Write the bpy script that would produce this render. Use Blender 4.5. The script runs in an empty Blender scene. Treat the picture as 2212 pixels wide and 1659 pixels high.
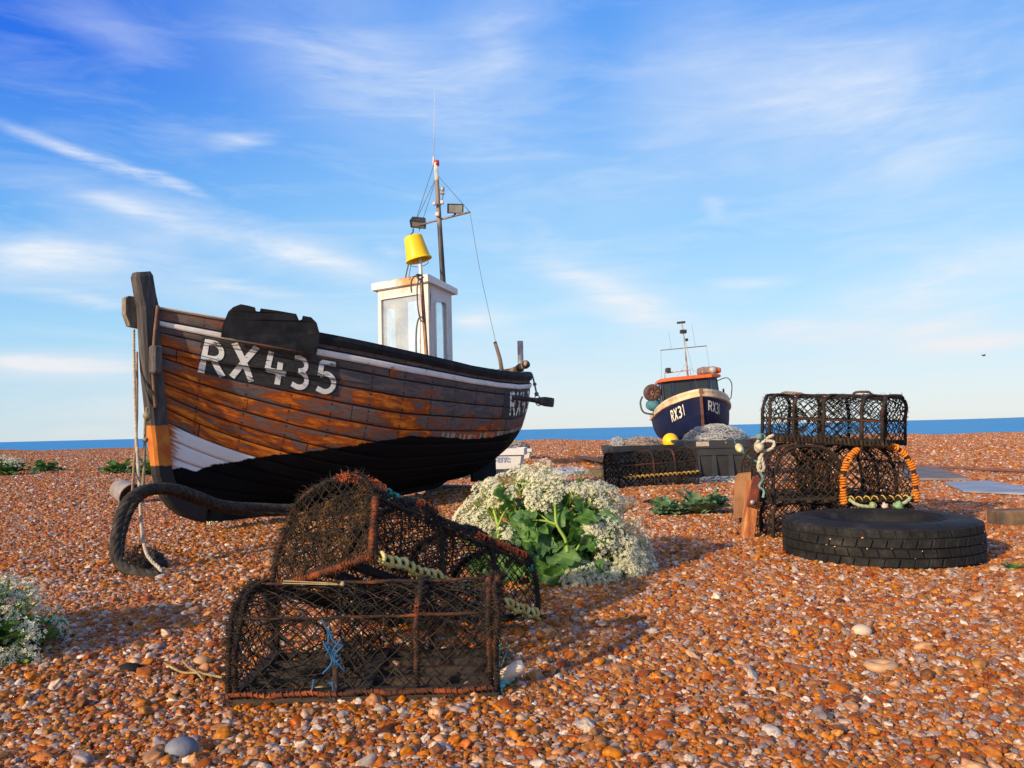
import bpy, math, random
import numpy as np
from mathutils import Vector, Matrix, Quaternion
random.seed(7); np.random.seed(7)
R = math.radians; V = Vector
sc = bpy.context.scene; COL = sc.collection
rnd = random.random
def ru(a, b): return a + (b - a) * random.random()

# ------------------------------------------------------------------ camera
FPX, CX, CY, EYE = 1720.0, 1106.0, 829.5, 0.75          # focal length in photo units (2212 wide)
ROLL, PITCH = R(1.37), math.atan(99 / 1720)
_u0 = V((0, -math.sin(PITCH), math.cos(PITCH))); CW = V((0, math.cos(PITCH), math.sin(PITCH)))
CR = math.cos(ROLL) * V((1, 0, 0)) - math.sin(ROLL) * _u0
CU = math.sin(ROLL) * V((1, 0, 0)) + math.cos(ROLL) * _u0
CP = V((0, 0, EYE))
def ray(px, py): return CW * FPX + CR * (px - CX) + CU * (CY - py)
def at(px, py, Y):
    d = ray(px, py); return CP + d * (Y / d.y)
def gp(px, py, z=0.0):
    d = ray(px, py); return CP + d * ((z - EYE) / d.z)
cam = bpy.data.cameras.new('camera'); cob = bpy.data.objects.new('camera', cam); COL.objects.link(cob)
cam.sensor_width = 36.0; cam.lens = 36.0 * FPX / 2212; cam.clip_start = 0.05; cam.clip_end = 60000
cob.matrix_world = Matrix((( CR.x, CU.x, -CW.x, 0), (CR.y, CU.y, -CW.y, 0), (CR.z, CU.z, -CW.z, EYE), (0, 0, 0, 1)))
sc.camera = cob
sc.render.resolution_x, sc.render.resolution_y = 1024, 768
sc.view_settings.view_transform = 'Standard'; sc.view_settings.look = 'None'
sc.view_settings.exposure = 0.0; sc.view_settings.gamma = 1.0

# ------------------------------------------------------------------ mesh collector
class MB:
    def __init__(s): s.v = []; s.f = []; s.uv = None; s.at = None; s.sm = []
    def add(s, vs, fs, sm=False):
        o = len(s.v); s.v += [V(p) for p in vs]; s.f += [tuple(i + o for i in f) for f in fs]; s.sm += [sm] * len(fs); return s
    def tube(s, pts, r, n=8, caps=True, sm=True):
        pts = [V(p) for p in pts]; m = len(pts)
        rs = r if isinstance(r, (list, tuple)) else [r] * m
        t0 = (pts[1] - pts[0]).normalized()
        a = t0.orthogonal().normalized(); vs = []
        for i in range(m):
            t = (pts[min(i + 1, m - 1)] - pts[max(i - 1, 0)])
            t = t.normalized() if t.length > 1e-9 else t0
            a = (a - t * a.dot(t)); a = a.normalized() if a.length > 1e-6 else t.orthogonal().normalized()
            b = t.cross(a)
            for k in range(n):
                w = 2 * math.pi * k / n; vs.append(pts[i] + (a * math.cos(w) + b * math.sin(w)) * rs[i])
        fs = [(i * n + k, i * n + (k + 1) % n, (i + 1) * n + (k + 1) % n, (i + 1) * n + k) for i in range(m - 1) for k in range(n)]
        if caps: fs += [tuple(range(n - 1, -1, -1)), tuple(range((m - 1) * n, m * n))]
        return s.add(vs, fs, sm)
    def rope(s, pts, r, pitch=None, n=5, strands=3):
        pts = resample(pts, max(r * 1.3, .006)); pitch = pitch or r * 7
        L = 0; ss = [0]
        for i in range(1, len(pts)): L += (pts[i] - pts[i - 1]).length; ss.append(L)
        t = (pts[1] - pts[0]).normalized(); a = t.orthogonal().normalized(); fr = []
        for i in range(len(pts)):
            t = (pts[min(i + 1, len(pts) - 1)] - pts[max(i - 1, 0)]).normalized()
            a = (a - t * a.dot(t)).normalized(); fr.append((a.copy(), t.cross(a)))
        for k in range(strands):
            q = [p + (fr[i][0] * math.cos(2 * math.pi * (ss[i] / pitch + k / strands)) + fr[i][1] * math.sin(2 * math.pi * (ss[i] / pitch + k / strands))) * r * .5 for i, p in enumerate(pts)]
            s.tube(q, r * .56, n)
        return s
    def coil(s, pts, r, R_, pitch, n=5, jit=0.0):            # a cord wound round a path
        pts = resample(pts, pitch / 9); t = (pts[1] - pts[0]).normalized(); a = t.orthogonal().normalized(); q = []; L = 0
        for i, p in enumerate(pts):
            t = (pts[min(i + 1, len(pts) - 1)] - pts[max(i - 1, 0)]).normalized(); a = (a - t * a.dot(t)).normalized(); b = t.cross(a)
            if i: L += (p - pts[i - 1]).length
            w = 2 * math.pi * L / pitch; rr = R_ * (1 + ru(-jit, jit))
            q.append(p + (a * math.cos(w) + b * math.sin(w)) * rr)
        return s.tube(q, r, n)
    def box(s, c, size, M=None, bev=0.0):
        x, y, z = [k / 2 for k in size]; M = M or Matrix.Identity(3); c = V(c)
        if bev <= 0:
            vs = [c + M @ V((i * x, j * y, k * z)) for i in (-1, 1) for j in (-1, 1) for k in (-1, 1)]
            return s.add(vs, [(0, 1, 3, 2), (4, 6, 7, 5), (0, 4, 5, 1), (2, 3, 7, 6), (0, 2, 6, 4), (1, 5, 7, 3)])
        vs = []; b = min(bev, x * .99, y * .99, z * .99)
        for i in (-1, 1):
            for j in (-1, 1):
                for k in (-1, 1):
                    vs += [c + M @ V((i * x, j * (y - b), k * (z - b))), c + M @ V((i * (x - b), j * y, k * (z - b))), c + M @ V((i * (x - b), j * (y - b), k * z))]
        I = lambda i, j, k, a: ((i > 0) * 4 + (j > 0) * 2 + (k > 0)) * 3 + a
        fs = []
        for e in (-1, 1):
            fs += [tuple(I(e, j, k, 0) for j, k in ((-1, -1), (1, -1), (1, 1), (-1, 1))), tuple(I(j, e, k, 1) for j, k in ((-1, -1), (1, -1), (1, 1), (-1, 1))), tuple(I(j, k, e, 2) for j, k in ((-1, -1), (1, -1), (1, 1), (-1, 1)))]
        for p in (-1, 1):
            for q in (-1, 1):
                fs += [(I(-1, p, q, 1), I(1, p, q, 1), I(1, p, q, 2), I(-1, p, q, 2)), (I(p, -1, q, 0), I(p, 1, q, 0), I(p, 1, q, 2), I(p, -1, q, 2)), (I(p, q, -1, 0), I(p, q, 1, 0), I(p, q, 1, 1), I(p, q, -1, 1))]
        for i in (-1, 1):
            for j in (-1, 1):
                for k in (-1, 1): fs.append((I(i, j, k, 0), I(i, j, k, 1), I(i, j, k, 2)))
        return s.add(vs, fs)
    def beam(s, p0, p1, w, h, up=(0, 0, 1), bev=0.0):
        p0, p1 = V(p0), V(p1); t = (p1 - p0); L = t.length; t.normalize(); up = V(up)
        sd = t.cross(up).normalized(); up = sd.cross(t)
        return s.box((p0 + p1) / 2, (L, w, h), Matrix((t, sd, up)).transposed(), bev)
    def lathe(s, prof, c=(0, 0, 0), n=24, M=None, sm=True):
        M = M or Matrix.Identity(3); c = V(c); m = len(prof)
        vs = [c + M @ V((r * math.cos(2 * math.pi * k / n), r * math.sin(2 * math.pi * k / n), z)) for r, z in prof for k in range(n)]
        return s.add(vs, [(i * n + k, i * n + (k + 1) % n, (i + 1) * n + (k + 1) % n, (i + 1) * n + k) for i in range(m - 1) for k in range(n)], sm)
    def grid(s, P, sm=True, close=False):
        a, b = len(P), len(P[0])
        return s.add([p for row in P for p in row], [(i * b + j, i * b + (j + 1) % b, (i + 1) * b + (j + 1) % b, (i + 1) * b + j) for i in range(a - 1) for j in range(b if close else b - 1)], sm)
    def slab(s, poly, off):                                 # a polygon with thickness
        n = len(poly); off = V(off); vs = [V(p) for p in poly] + [V(p) + off for p in poly]
        return s.add(vs, [tuple(range(n)), tuple(range(2 * n - 1, n - 1, -1))] + [(i, i + n, (i + 1) % n + n, (i + 1) % n) for i in range(n)])
    def ball(s, c, rad, nu=12, nv=8, M=None, jit=0.0, sm=True):
        c = V(c); M = M or Matrix.Identity(3); rad = rad if isinstance(rad, (tuple, list)) else (rad,) * 3
        P = []
        for i in range(nv + 1):
            th = math.pi * (i + (.02 if i == 0 else -.02 if i == nv else 0)) / nv
            P.append([c + M @ V((rad[0] * math.sin(th) * math.cos(2 * math.pi * k / nu), rad[1] * math.sin(th) * math.sin(2 * math.pi * k / nu), rad[2] * math.cos(th))) * (1 + ru(-jit, jit)) for k in range(nu)])
        return s.grid(P, sm, True)
    def build(s, name, mat, parent=None, bump=None):
        me = bpy.data.meshes.new(name)
        inv = Matrix.Identity(4)
        if parent is not None: inv = world_of(parent).inverted()
        me.from_pydata([inv @ p for p in s.v], [], s.f)
        if any(s.sm): me.polygons.foreach_set('use_smooth', s.sm)
        if s.uv is not None:
            ul = me.uv_layers.new(name='UVMap'); idx = np.empty(len(me.loops), dtype=np.int32); me.loops.foreach_get('vertex_index', idx)
            ul.data.foreach_set('uv', np.array(s.uv, dtype=np.float32)[idx].ravel())
        if s.at is not None:
            for k, a in s.at.items():
                A = me.attributes.new(k, 'FLOAT', 'POINT'); A.data.foreach_set('value', np.array(a, dtype=np.float32))
        me.materials.append(mat); me.update()
        o = bpy.data.objects.new(name, me); COL.objects.link(o)
        if parent is not None: o.parent = parent
        return o
def world_of(o):
    m = o.matrix_basis.copy()
    while o.parent is not None: o = o.parent; m = o.matrix_basis @ m
    return m
def tag(o, label=None, cat=None, group=None, kind=None):
    for k, x in (('label', label), ('category', cat), ('group', group), ('kind', kind)):
        if x: o[k] = x
    return o
def thing(name, label, cat, loc, rz=0.0, group=None, M=None):
    o = bpy.data.objects.new(name, None); COL.objects.link(o); o.empty_display_size = .1
    if M is not None: o.matrix_basis = M
    else: o.location = loc; o.rotation_euler = (0, 0, rz); o.matrix_basis = Matrix.Translation(loc) @ Matrix.Rotation(rz, 4, 'Z')
    return tag(o, label, cat, group)
def copy_tree(o, parent=None):
    c = o.copy(); COL.objects.link(c); c.parent = parent
    for ch in list(o.children): copy_tree(ch, c)
    return c
def resample(pts, step):
    pts = [V(p) for p in pts]; out = [pts[0]]; acc = 0
    for i in range(1, len(pts)):
        a, b = pts[i - 1], pts[i]; L = (b - a).length
        if L < 1e-9: continue
        d = step - acc
        while d <= L: out.append(a.lerp(b, d / L)); d += step
        acc = L - (d - step)
    if (out[-1] - pts[-1]).length > step * .2: out.append(pts[-1])
    if len(out) < 2: out.append(pts[-1])
    return out
def spline(P, n=10, closed=False):                          # Catmull-Rom through the points
    P = [V(p) for p in P]; out = []
    m = len(P); rng = m if closed else m - 1
    for i in range(rng):
        if closed: a, b, c, d = P[(i - 1) % m], P[i], P[(i + 1) % m], P[(i + 2) % m]
        else: a, b, c, d = P[max(i - 1, 0)], P[i], P[i + 1], P[min(i + 2, m - 1)]
        for k in range(n):
            t = k / n; out.append(.5 * ((2 * b) + (c - a) * t + (2 * a - 5 * b + 4 * c - d) * t * t + (3 * b - a - 3 * c + d) * t ** 3))
    out.append(P[0] if closed else P[-1]); return out
def interp(x, xs, ys): return float(np.interp(x, xs, ys))
def sstep(a, b, x):
    t = min(1, max(0, (x - a) / (b - a))); return t * t * (3 - 2 * t)

# ------------------------------------------------------------------ node helpers
class NT:
    def __init__(s, tree): s.t = tree
    def n(s, typ, **kw):
        d = s.t.nodes.new(typ)
        for k, x in kw.items(): setattr(d, k, x)
        return d
    def l(s, a, b): s.t.links.new(a, b)
    def inp(s, sock, x):
        if x is None: return
        if isinstance(x, bpy.types.NodeSocket): s.l(x, sock)
        else:
            if sock.type == 'RGBA' and len(x) == 3: x = (*x, 1)
            sock.default_value = x
    def m(s, op, a, b=None, c=None, clamp=False):
        d = s.n('ShaderNodeMath', operation=op, use_clamp=clamp)
        for i, x in enumerate((a, b, c)): s.inp(d.inputs[i], x)
        return d.outputs[0]
    def vm(s, op, a, b=None, scale=None):
        d = s.n('ShaderNodeVectorMath', operation=op); s.inp(d.inputs[0], a); s.inp(d.inputs[1], b)
        if scale is not None: s.inp(d.inputs[3], scale)
        return d.outputs['Value'] if op in ('LENGTH', 'DOT_PRODUCT', 'DISTANCE') else d.outputs[0]
    def mix(s, f, a, b, mode='MIX'):
        d = s.n('ShaderNodeMix', data_type='RGBA', blend_type=mode); s.inp(d.inputs[0], f); s.inp(d.inputs[6], a); s.inp(d.inputs[7], b); return d.outputs[2]
    def mr(s, x, a, b, c=0.0, d_=1.0, typ='LINEAR'):
        d = s.n('ShaderNodeMapRange', interpolation_type=typ); s.inp(d.inputs[0], x)
        for i, q in enumerate((a, b, c, d_)): s.inp(d.inputs[i + 1], q)
        return d.outputs[0]
    def ramp(s, x, stops, interp='LINEAR'):
        d = s.n('ShaderNodeValToRGB'); d.color_ramp.interpolation = interp; e = d.color_ramp.elements
        while len(e) < len(stops): e.new(0.5)
        for q, (p, c) in zip(e, stops): q.position = p; q.color = (*c, 1) if len(c) == 3 else c
        s.inp(d.inputs[0], x); return d.outputs[0]
    def noise(s, vec=None, scale=5.0, detail=4.0, rough=.55, dist=0.0, dim='3D', out=0):
        d = s.n('ShaderNodeTexNoise', noise_dimensions=dim); s.inp(d.inputs['Vector'], vec)
        d.inputs['Scale'].default_value = scale; d.inputs['Detail'].default_value = detail; d.inputs['Roughness'].default_value = rough; d.inputs['Distortion'].default_value = dist
        return d.outputs[out]
    def comb(s, x, y, z=0.0):
        d = s.n('ShaderNodeCombineXYZ')
        for i, q in enumerate((x, y, z)): s.inp(d.inputs[i], q)
        return d.outputs[0]
    def sep(s, v):
        d = s.n('ShaderNodeSeparateXYZ'); s.inp(d.inputs[0], v); return d.outputs
    def bump(s, h, strength=.3, dist=.01, normal=None):
        d = s.n('ShaderNodeBump'); s.inp(d.inputs['Height'], h); d.inputs['Strength'].default_value = strength; d.inputs['Distance'].default_value = dist; s.inp(d.inputs['Normal'], normal); return d.outputs[0]
    def mapping(s, vec, loc=(0, 0, 0), rot=(0, 0, 0), scale=(1, 1, 1), typ='POINT'):
        d = s.n('ShaderNodeMapping', vector_type=typ); s.inp(d.inputs[0], vec); d.inputs[1].default_value = loc; d.inputs[2].default_value = rot; d.inputs[3].default_value = scale; return d.outputs[0]
    def attr(s, name, typ='GEOMETRY', out='Fac'):
        d = s.n('ShaderNodeAttribute', attribute_name=name, attribute_type=typ); return d.outputs[out]
    def objco(s): return s.n('ShaderNodeTexCoord').outputs['Object']
def new_mat(name):
    m = bpy.data.materials.new(name); m.use_nodes = True; t = m.node_tree; b = t.nodes['Principled BSDF']; return m, NT(t), b
def setp(N, b, **kw):
    names = dict(col='Base Color', rough='Roughness', metal='Metallic', normal='Normal', spec='Specular IOR Level', sub='Subsurface Weight', trans='Transmission Weight', alpha='Alpha', coat='Coat Weight')
    for k, x in kw.items(): N.inp(b.inputs[names[k]], x)
def noisy(name, stops, scale=6.0, rough=.7, bump=.3, bdist=.006, stretch=(1, 1, 1), metal=0.0, detail=5.0, spec=.4, fine=None, bscale=None):
    """a weathered surface: a colour ramp over noise, a little bump"""
    m, N, b = new_mat(name); co = N.objco(); v = N.mapping(co, scale=stretch)
    f = N.noise(v, scale, detail, .6); col = N.ramp(f, stops)
    if fine: col = N.mix(fine, col, N.ramp(N.noise(v, scale * 7, 3, .6), [(.35, (.25, .25, .25)), (.65, (1.6, 1.6, 1.6))]), 'MULTIPLY')
    setp(N, b, col=col, rough=rough, metal=metal, spec=spec)
    if bump: setp(N, b, normal=N.bump(N.noise(v, bscale or scale * 4, 5, .65), bump, bdist))
    return m
def two(name, a, b_, scale=6.0, **kw): return noisy(name, [(.35, a), (.65, b_)], scale, **kw)
SKY_STR = 0.12
sc.view_settings.exposure = 0.6
_k = 1 / (.12 * 2 ** .6)
def _c(r, g, b): return (r * _k, g * _k, b * _k)
SKY_AIR = [(0.0, _c(.74, .79, .80)), (.05, _c(.68, .80, .88)), (.14, _c(.50, .77, .97)), (.25, _c(.30, .62, .99)), (.38, _c(.155, .45, .98)), (.52, _c(.095, .34, .95)), (.8, _c(.14, .30, .72)), (1.0, _c(.14, .28, .66))]  # top stops brightened above the view as added fill for the shadows
SKY_DEEP = [(0.0, _c(.62, .75, .82)), (.12, _c(.38, .69, .95)), (.25, _c(.13, .44, .95)), (.42, _c(.008, .155, .86)), (1.0, _c(.01, .07, .4))]
CLOUD_COL = [(0.0, _c(.86, .84, .85)), (.3, _c(.86, .91, .97)), (1.0, _c(.74, .84, 1.0))]
# px, py, half length, half width, tilt, strength
CLOUD_SOFT = [(850, 150, 560, 240, -12, .50), (1080, 90, 260, 200, 60, .35), (1880, 220, 420, 300, -20, .50), (1850, 150, 700, 420, 0, .25), (160, 560, 300, 90, 4, .8), (300, 480, 330, 90, -14, .4), (640, 545, 420, 70, -14, .6), (1350, 640, 330, 90, -24, .7), (1250, 420, 500, 200, 10, .25), (2050, 620, 420, 140, 14, .55), (220, 50, 220, 70, -15, .28), (120, 790, 260, 50, 0, .75), (700, 850, 700, 90, 0, .4), (1500, 150, 300, 200, 30, .3), (1050, 690, 120, 50, 0, .6), (1700, 720, 260, 60, 4, .5), (2100, 730, 260, 60, 4, .6), (450, 640, 500, 60, -6, .5)]
CLOUD_WISP = [(150, 325, 230, 20, -15, 1.1), (300, 370, 130, 17, -17, .9), (390, 398, 80, 17, -20, 1.1), (530, 300, 110, 26, 10, .7), (340, 470, 230, 32, -16, .6), (250, 440, 100, 18, -8, .35), (650, 550, 300, 34, -14, .7), (1320, 632, 230, 42, -22, .9), (2050, 600, 320, 60, 16, .6), (900, 210, 420, 150, -14, .30), (1080, 90, 120, 110, 50, .35), (700, 130, 240, 60, -18, .25), (1850, 220, 320, 160, -15, .22), (100, 550, 220, 50, 0, .7), (850, 545, 60, 22, -15, .6), (1600, 610, 120, 18, -4, .8), (2120, 740, 170, 24, 4, 1.0), (2080, 690, 160, 26, 10, .8), (1700, 705, 90, 26, 8, .6), (1380, 690, 160, 24, -10, .7), (1020, 690, 60, 22, -4, .9), (200, 650, 180, 22, -4, .7), (520, 620, 160, 20, -8, .6), (110, 785, 220, 24, -2, .9), (1540, 445, 40, 30, -40, .5)]
# ------------------------------------------------------------------ light and sky
SUN_EL = R(20.0); SD = V((-.70, -.715, 0)).normalized()
SDIR = V((SD.x * math.cos(SUN_EL), SD.y * math.cos(SUN_EL), math.sin(SUN_EL)))      # towards the sun
sl = bpy.data.lights.new('sun', 'SUN'); sl.energy = 3.9; sl.angle = R(1.2); sl.color = (1.0, .78, .52)
so = bpy.data.objects.new('sun', sl); COL.objects.link(so); so.rotation_euler = SDIR.to_track_quat('Z', 'Y').to_euler(); so.location = SDIR * 60
wd = bpy.data.worlds.new('World'); sc.world = wd; wd.use_nodes = True; wt = wd.node_tree; wt.nodes.clear(); N = NT(wt)
gen = N.n('ShaderNodeTexCoord').outputs['Generated']
sky = N.n('ShaderNodeTexSky', sky_type='NISHITA'); sky.sun_disc = False; sky.sun_elevation = SUN_EL; sky.sun_rotation = math.atan2(SD.x, SD.y)
sky.air_density = 1.0; sky.dust_density = .3; sky.ozone_density = 3.0
x, y, z = N.sep(gen)
el = N.m('ARCSINE', z); az = N.m('ARCTAN2', x, y)
# the colour of clear air by elevation and bearing, blended over the Nishita sky
air = N.mix(N.mr(az, -.05, -.62, 0.0, 1.0, 'SMOOTHSTEP'), N.ramp(el, SKY_AIR), N.ramp(el, SKY_DEEP))
base = N.mix(.88, sky.outputs[0], air)
# warm glow added round the sun, out of view, to soften the shadows
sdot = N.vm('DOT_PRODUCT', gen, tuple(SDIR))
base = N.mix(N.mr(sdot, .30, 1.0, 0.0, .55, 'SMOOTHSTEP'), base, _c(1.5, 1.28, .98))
uv = N.comb(az, el)
def azel(px, py):
    d = ray(px, py).normalized(); return math.atan2(d.x, d.y), math.asin(d.z)
streak = N.noise(N.mapping(uv, rot=(0, 0, R(16)), scale=(3.2, 17, 1)), 1.6, 7, .62, .6)
soft = N.noise(N.mapping(uv, rot=(0, 0, R(-12)), scale=(2.0, 5.0, 1)), 1.7, 6, .58, .5)
fib = N.noise(N.mapping(uv, rot=(0, 0, R(24)), scale=(5.0, 34, 1)), 2.2, 6, .65, .8)
def blobs(lst):
    tot = None
    for px, py, a, b_, ang, st in lst:                     # a cloud patch: bearing, height, half length, half width, tilt
        A, E_ = azel(px, py)
        q = N.mapping(uv, loc=(A, E_, 0), rot=(0, 0, R(ang)), scale=(a / FPX, b_ / FPX, 1), typ='TEXTURE')
        g = N.mr(N.vm('LENGTH', q), 0.0, 1.0, st, 0.0, 'SMOOTHSTEP')
        tot = g if tot is None else N.m('ADD', tot, g)
    return tot
thin = blobs(CLOUD_SOFT); wisp = blobs(CLOUD_WISP)
d1 = N.m('MULTIPLY', thin, N.mr(soft, .30, .72, .15, 1.0))
d2 = N.m('MULTIPLY', wisp, N.mr(N.m('ADD', N.m('MULTIPLY', streak, .6), N.m('MULTIPLY', fib, .4)), .36, .68, 0.0, 1.0))
veil = N.m('MULTIPLY', N.mr(streak, .46, .80), N.mr(el, .02, .5, .42, .16))
dens = N.m('MINIMUM', N.m('ADD', N.m('ADD', d1, d2), veil), .95, clamp=True)
ccol = N.ramp(N.m('MULTIPLY', el, 1.6), CLOUD_COL)
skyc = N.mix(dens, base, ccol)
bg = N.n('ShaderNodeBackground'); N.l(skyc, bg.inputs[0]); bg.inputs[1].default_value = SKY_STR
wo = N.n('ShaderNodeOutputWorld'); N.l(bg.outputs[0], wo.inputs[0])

# ------------------------------------------------------------------ terrain
BUMPS = []                                                   # (x, y, radius, height)
def terr(x, y):
    x = np.asarray(x, float); y = np.asarray(y, float)
    f = np.clip(y / 50, 0, 1.4) ** 2
    z = -.0062 * x * f + .012 * np.sin(x * 1.9 + y * .7) * np.sin(y * 1.3 - x * .4) + .05 * np.sin(x * .31 + 1) * np.sin(y * .27) * np.clip((y - 8) / 10, 0, 1)
    z = z + .05 * np.sin(x * .9 + .5 * np.sin(y * .2)) * np.clip((y - 30) / 10, 0, 1)
    for bx, by, br, bh in BUMPS: z = z + bh * np.exp(-((x - bx) ** 2 + (y - by) ** 2) / br ** 2)
    over = np.clip(y - 50, 0, None); z = z - .075 * over * np.clip(over / 8, 0, 1)
    return z
def tz(x, y): return float(terr(x, y))
BUMPS += [(-.25, 8.6, .75, .13), (-2.1, 7.6, .9, .05), (-.9, 2.2, .8, -.01), (1.4, 9.6, 1.2, .03)]
STONES = [(.0, (.52, .155, .026)), (.11, (.32, .080, .022)), (.21, (.58, .23, .045)), (.31, (.44, .125, .028)), (.40, (.62, .34, .16)), (.49, (.16, .065, .03)), (.55, (.64, .40, .26)), (.64, (.40, .19, .10)), (.71, (.54, .24, .08)), (.78, (.68, .50, .38)), (.86, (.76, .68, .60)), (.90, (.28, .22, .22)), (.94, (.52, .40, .34)), (.98, (.36, .30, .30))]
mg, N, b = new_mat('shingle_ground'); co = N.objco()
vor = N.n('ShaderNodeTexVoronoi'); N.l(co, vor.inputs[0]); vor.inputs['Scale'].default_value = 26
dist = N.vm('LENGTH', co)
far = N.mr(dist, 18, 34)
rc = N.sep(vor.outputs['Color'])[0]
cell = N.ramp(rc, STONES, 'CONSTANT')
v2 = N.n('ShaderNodeTexVoronoi'); N.l(co, v2.inputs[0]); v2.inputs['Scale'].default_value = 8; 
cell2 = N.ramp(N.sep(v2.outputs['Color'])[0], STONES, 'CONSTANT')
cell2 = N.mix(.45, cell2, (.42, .17, .07))
patch = N.ramp(N.noise(N.mapping(co, scale=(.5, .25, 1)), 1.2, 5, .6), [(.3, (.72, .68, .66)), (.7, (1.15, 1.1, 1.05))])
colr = N.mix(far, N.mix(.55, cell, (.13, .045, .015)), N.mix(.4, cell, cell2))
setp(N, b, col=N.mix(1.0, colr, patch, 'MULTIPLY'), rough=.75, spec=.3)
hgt = N.m('ADD', N.m('MULTIPLY', vor.outputs['Distance'], -1.0), N.m('MULTIPLY', v2.outputs['Distance'], N.m('MULTIPLY', far, -2.0)))
setp(N, b, normal=N.bump(hgt, .9, .05))
ys = np.concatenate([np.linspace(-12, 0, 9), np.linspace(.3, 14, 120), np.linspace(14.4, 48, 90), np.linspace(48.3, 66, 50), np.linspace(68, 110, 12)])
xs = np.concatenate([np.linspace(-120, -13, 60), np.linspace(-12.6, 12.6, 150), np.linspace(13, 120, 60)])
XX, YY = np.meshgrid(xs, ys); ZZ = terr(XX, YY) - .012
G = MB(); nx, ny = len(xs), len(ys)
G.v = [V(p) for p in zip(XX.ravel(), YY.ravel(), ZZ.ravel())]
G.f = [(i * nx + j, i * nx + j + 1, (i + 1) * nx + j + 1, (i + 1) * nx + j) for i in range(ny - 1) for j in range(nx - 1)]; G.sm = [True] * len(G.f)
tag(G.build('beach', mg), kind='structure')

# sea
ms, N, b = new_mat('sea_water'); co = N.objco()
w1 = N.noise(N.mapping(co, scale=(.03, .22, 1)), 1.0, 6, .65); w2 = N.noise(N.mapping(co, scale=(.006, .05, 1)), 1.0, 5, .6)
dd = N.vm('LENGTH', co)
setp(N, b, col=N.mix(N.mr(N.m('ADD', N.m('MULTIPLY', w2, .5), N.m('MULTIPLY', w1, .5)), .40, .60), (.012, .20, .46), (.020, .29, .58)), rough=.45, spec=.18)
setp(N, b, normal=N.bump(N.m('ADD', w1, N.m('MULTIPLY', w2, 3.0)), .5, .6))
S = MB(); P = [[V((xx, yy, -2.6)) for xx in np.linspace(-30000, 30000, 41)] for yy in (70, 120, 200, 400, 900, 2000, 5000, 12000, 32000)]
S.grid(P); tag(S.build('sea', ms), kind='structure')
# a strip of far coast on the right of the horizon
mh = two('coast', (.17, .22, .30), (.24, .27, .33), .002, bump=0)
H_ = MB(); top = []
for k in range(41):
    t = k / 40; xx = 11200 + 9000 * t; hh = 95 * sstep(0, .5, t) * (.75 + .25 * math.sin(t * 21) * math.sin(t * 7)); top.append((xx, hh))
H_.grid([[V((xx, 18000, -20)) for xx, h in top], [V((xx, 18150, h)) for xx, h in top], [V((xx, 19500, h * .8)) for xx, h in top], [V((xx, 21000, -20)) for xx, h in top]])
tag(H_.build('hills', mh), kind='structure')

# ------------------------------------------------------------------ shingle: real pebbles set by geometry nodes
def stone_points():
    P = []
    def layer(y0, y1, sp, smin, smax, frac=1.0, dz=0.0, seed=0):
        rg = np.random.default_rng(seed); rows = np.arange(y0, y1, sp)
        for yy in rows:
            half = .74 * yy + .9; n = int(2 * half / sp)
            k = rg.random(n) < frac; m = int(k.sum())
            if not m: continue
            xx = (-half + sp * (np.arange(n)[k] + rg.random(m))); y_ = yy + sp * rg.random(m)
            s = smin * (smax / smin) ** (rg.random(m) ** 1.6)
            P.append(np.stack([xx, y_, terr(xx, y_) + s * (rg.random(m) * .55 - .28) + dz, s], 1))
    layer(1.1, 4.2, .0125, .006, .0105, 1.0, 0, 1); layer(1.1, 4.2, .020, .008, .015, .75, .002, 2); layer(1.1, 5, .06, .014, .025, .42, .003, 3)
    layer(4.2, 8.5, .0185, .008, .014, 1.0, 0, 4); layer(4.2, 8.5, .04, .011, .021, .7, .003, 5)
    layer(8.5, 17, .033, .013, .021, 1.0, 0, 6); layer(8.5, 17, .10, .02, .034, .6, .004, 7)
    layer(17, 52, .09, .022, .042, 1.0, 0, 8)
    return np.concatenate(P)
pts = stone_points(); n = len(pts)
me = bpy.data.meshes.new('shingle'); me.vertices.add(n); me.vertices.foreach_set('co', pts[:, :3].astype(np.float32).ravel())
rg = np.random.default_rng(5)
rot = np.stack([rg.normal(0, .38, n), rg.normal(0, .38, n), rg.random(n) * 6.283], 1)
scl = np.stack([pts[:, 3] * (1.0 + .5 * rg.random(n)), pts[:, 3] * (.8 + .3 * rg.random(n)), pts[:, 3] * (.5 + .35 * rg.random(n))], 1)
for nm, typ, dat in (('rot', 'FLOAT_VECTOR', rot), ('scl', 'FLOAT_VECTOR', scl)):
    A = me.attributes.new(nm, typ, 'POINT'); A.data.foreach_set('vector', dat.astype(np.float32).ravel())
A = me.attributes.new('pick', 'INT', 'POINT'); A.data.foreach_set('value', rg.integers(0, 7, n).astype(np.int32))
mp, N, b = new_mat('pebble'); rid = N.n('ShaderNodeObjectInfo').outputs['Random']; co = N.objco()
c1 = N.ramp(rid, STONES, 'LINEAR')
c1 = N.mix(N.mr(N.noise(N.vm('ADD', co, N.comb(N.m('MULTIPLY', rid, 50.0), rid, rid)), 1.6, 4, .6), .38, .62), N.mix(1.0, c1, (.66, .60, .56), 'MULTIPLY'), c1)
ph = N.n('ShaderNodeHueSaturation'); N.l(c1, ph.inputs['Color']); N.inp(ph.inputs['Value'], N.mr(N.m('FRACT', N.m('MULTIPLY', rid, 91.7)), 0, 1, .56, 1.08)); ph.inputs['Saturation'].default_value = 1.2
setp(N, b, col=ph.outputs[0], rough=.5, spec=.35)
gt = bpy.data.node_groups.new('scatter_pebbles', 'GeometryNodeTree')
gt.interface.new_socket('Geometry', in_out='INPUT', socket_type='NodeSocketGeometry'); gt.interface.new_socket('Geometry', in_out='OUTPUT', socket_type='NodeSocketGeometry')
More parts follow.
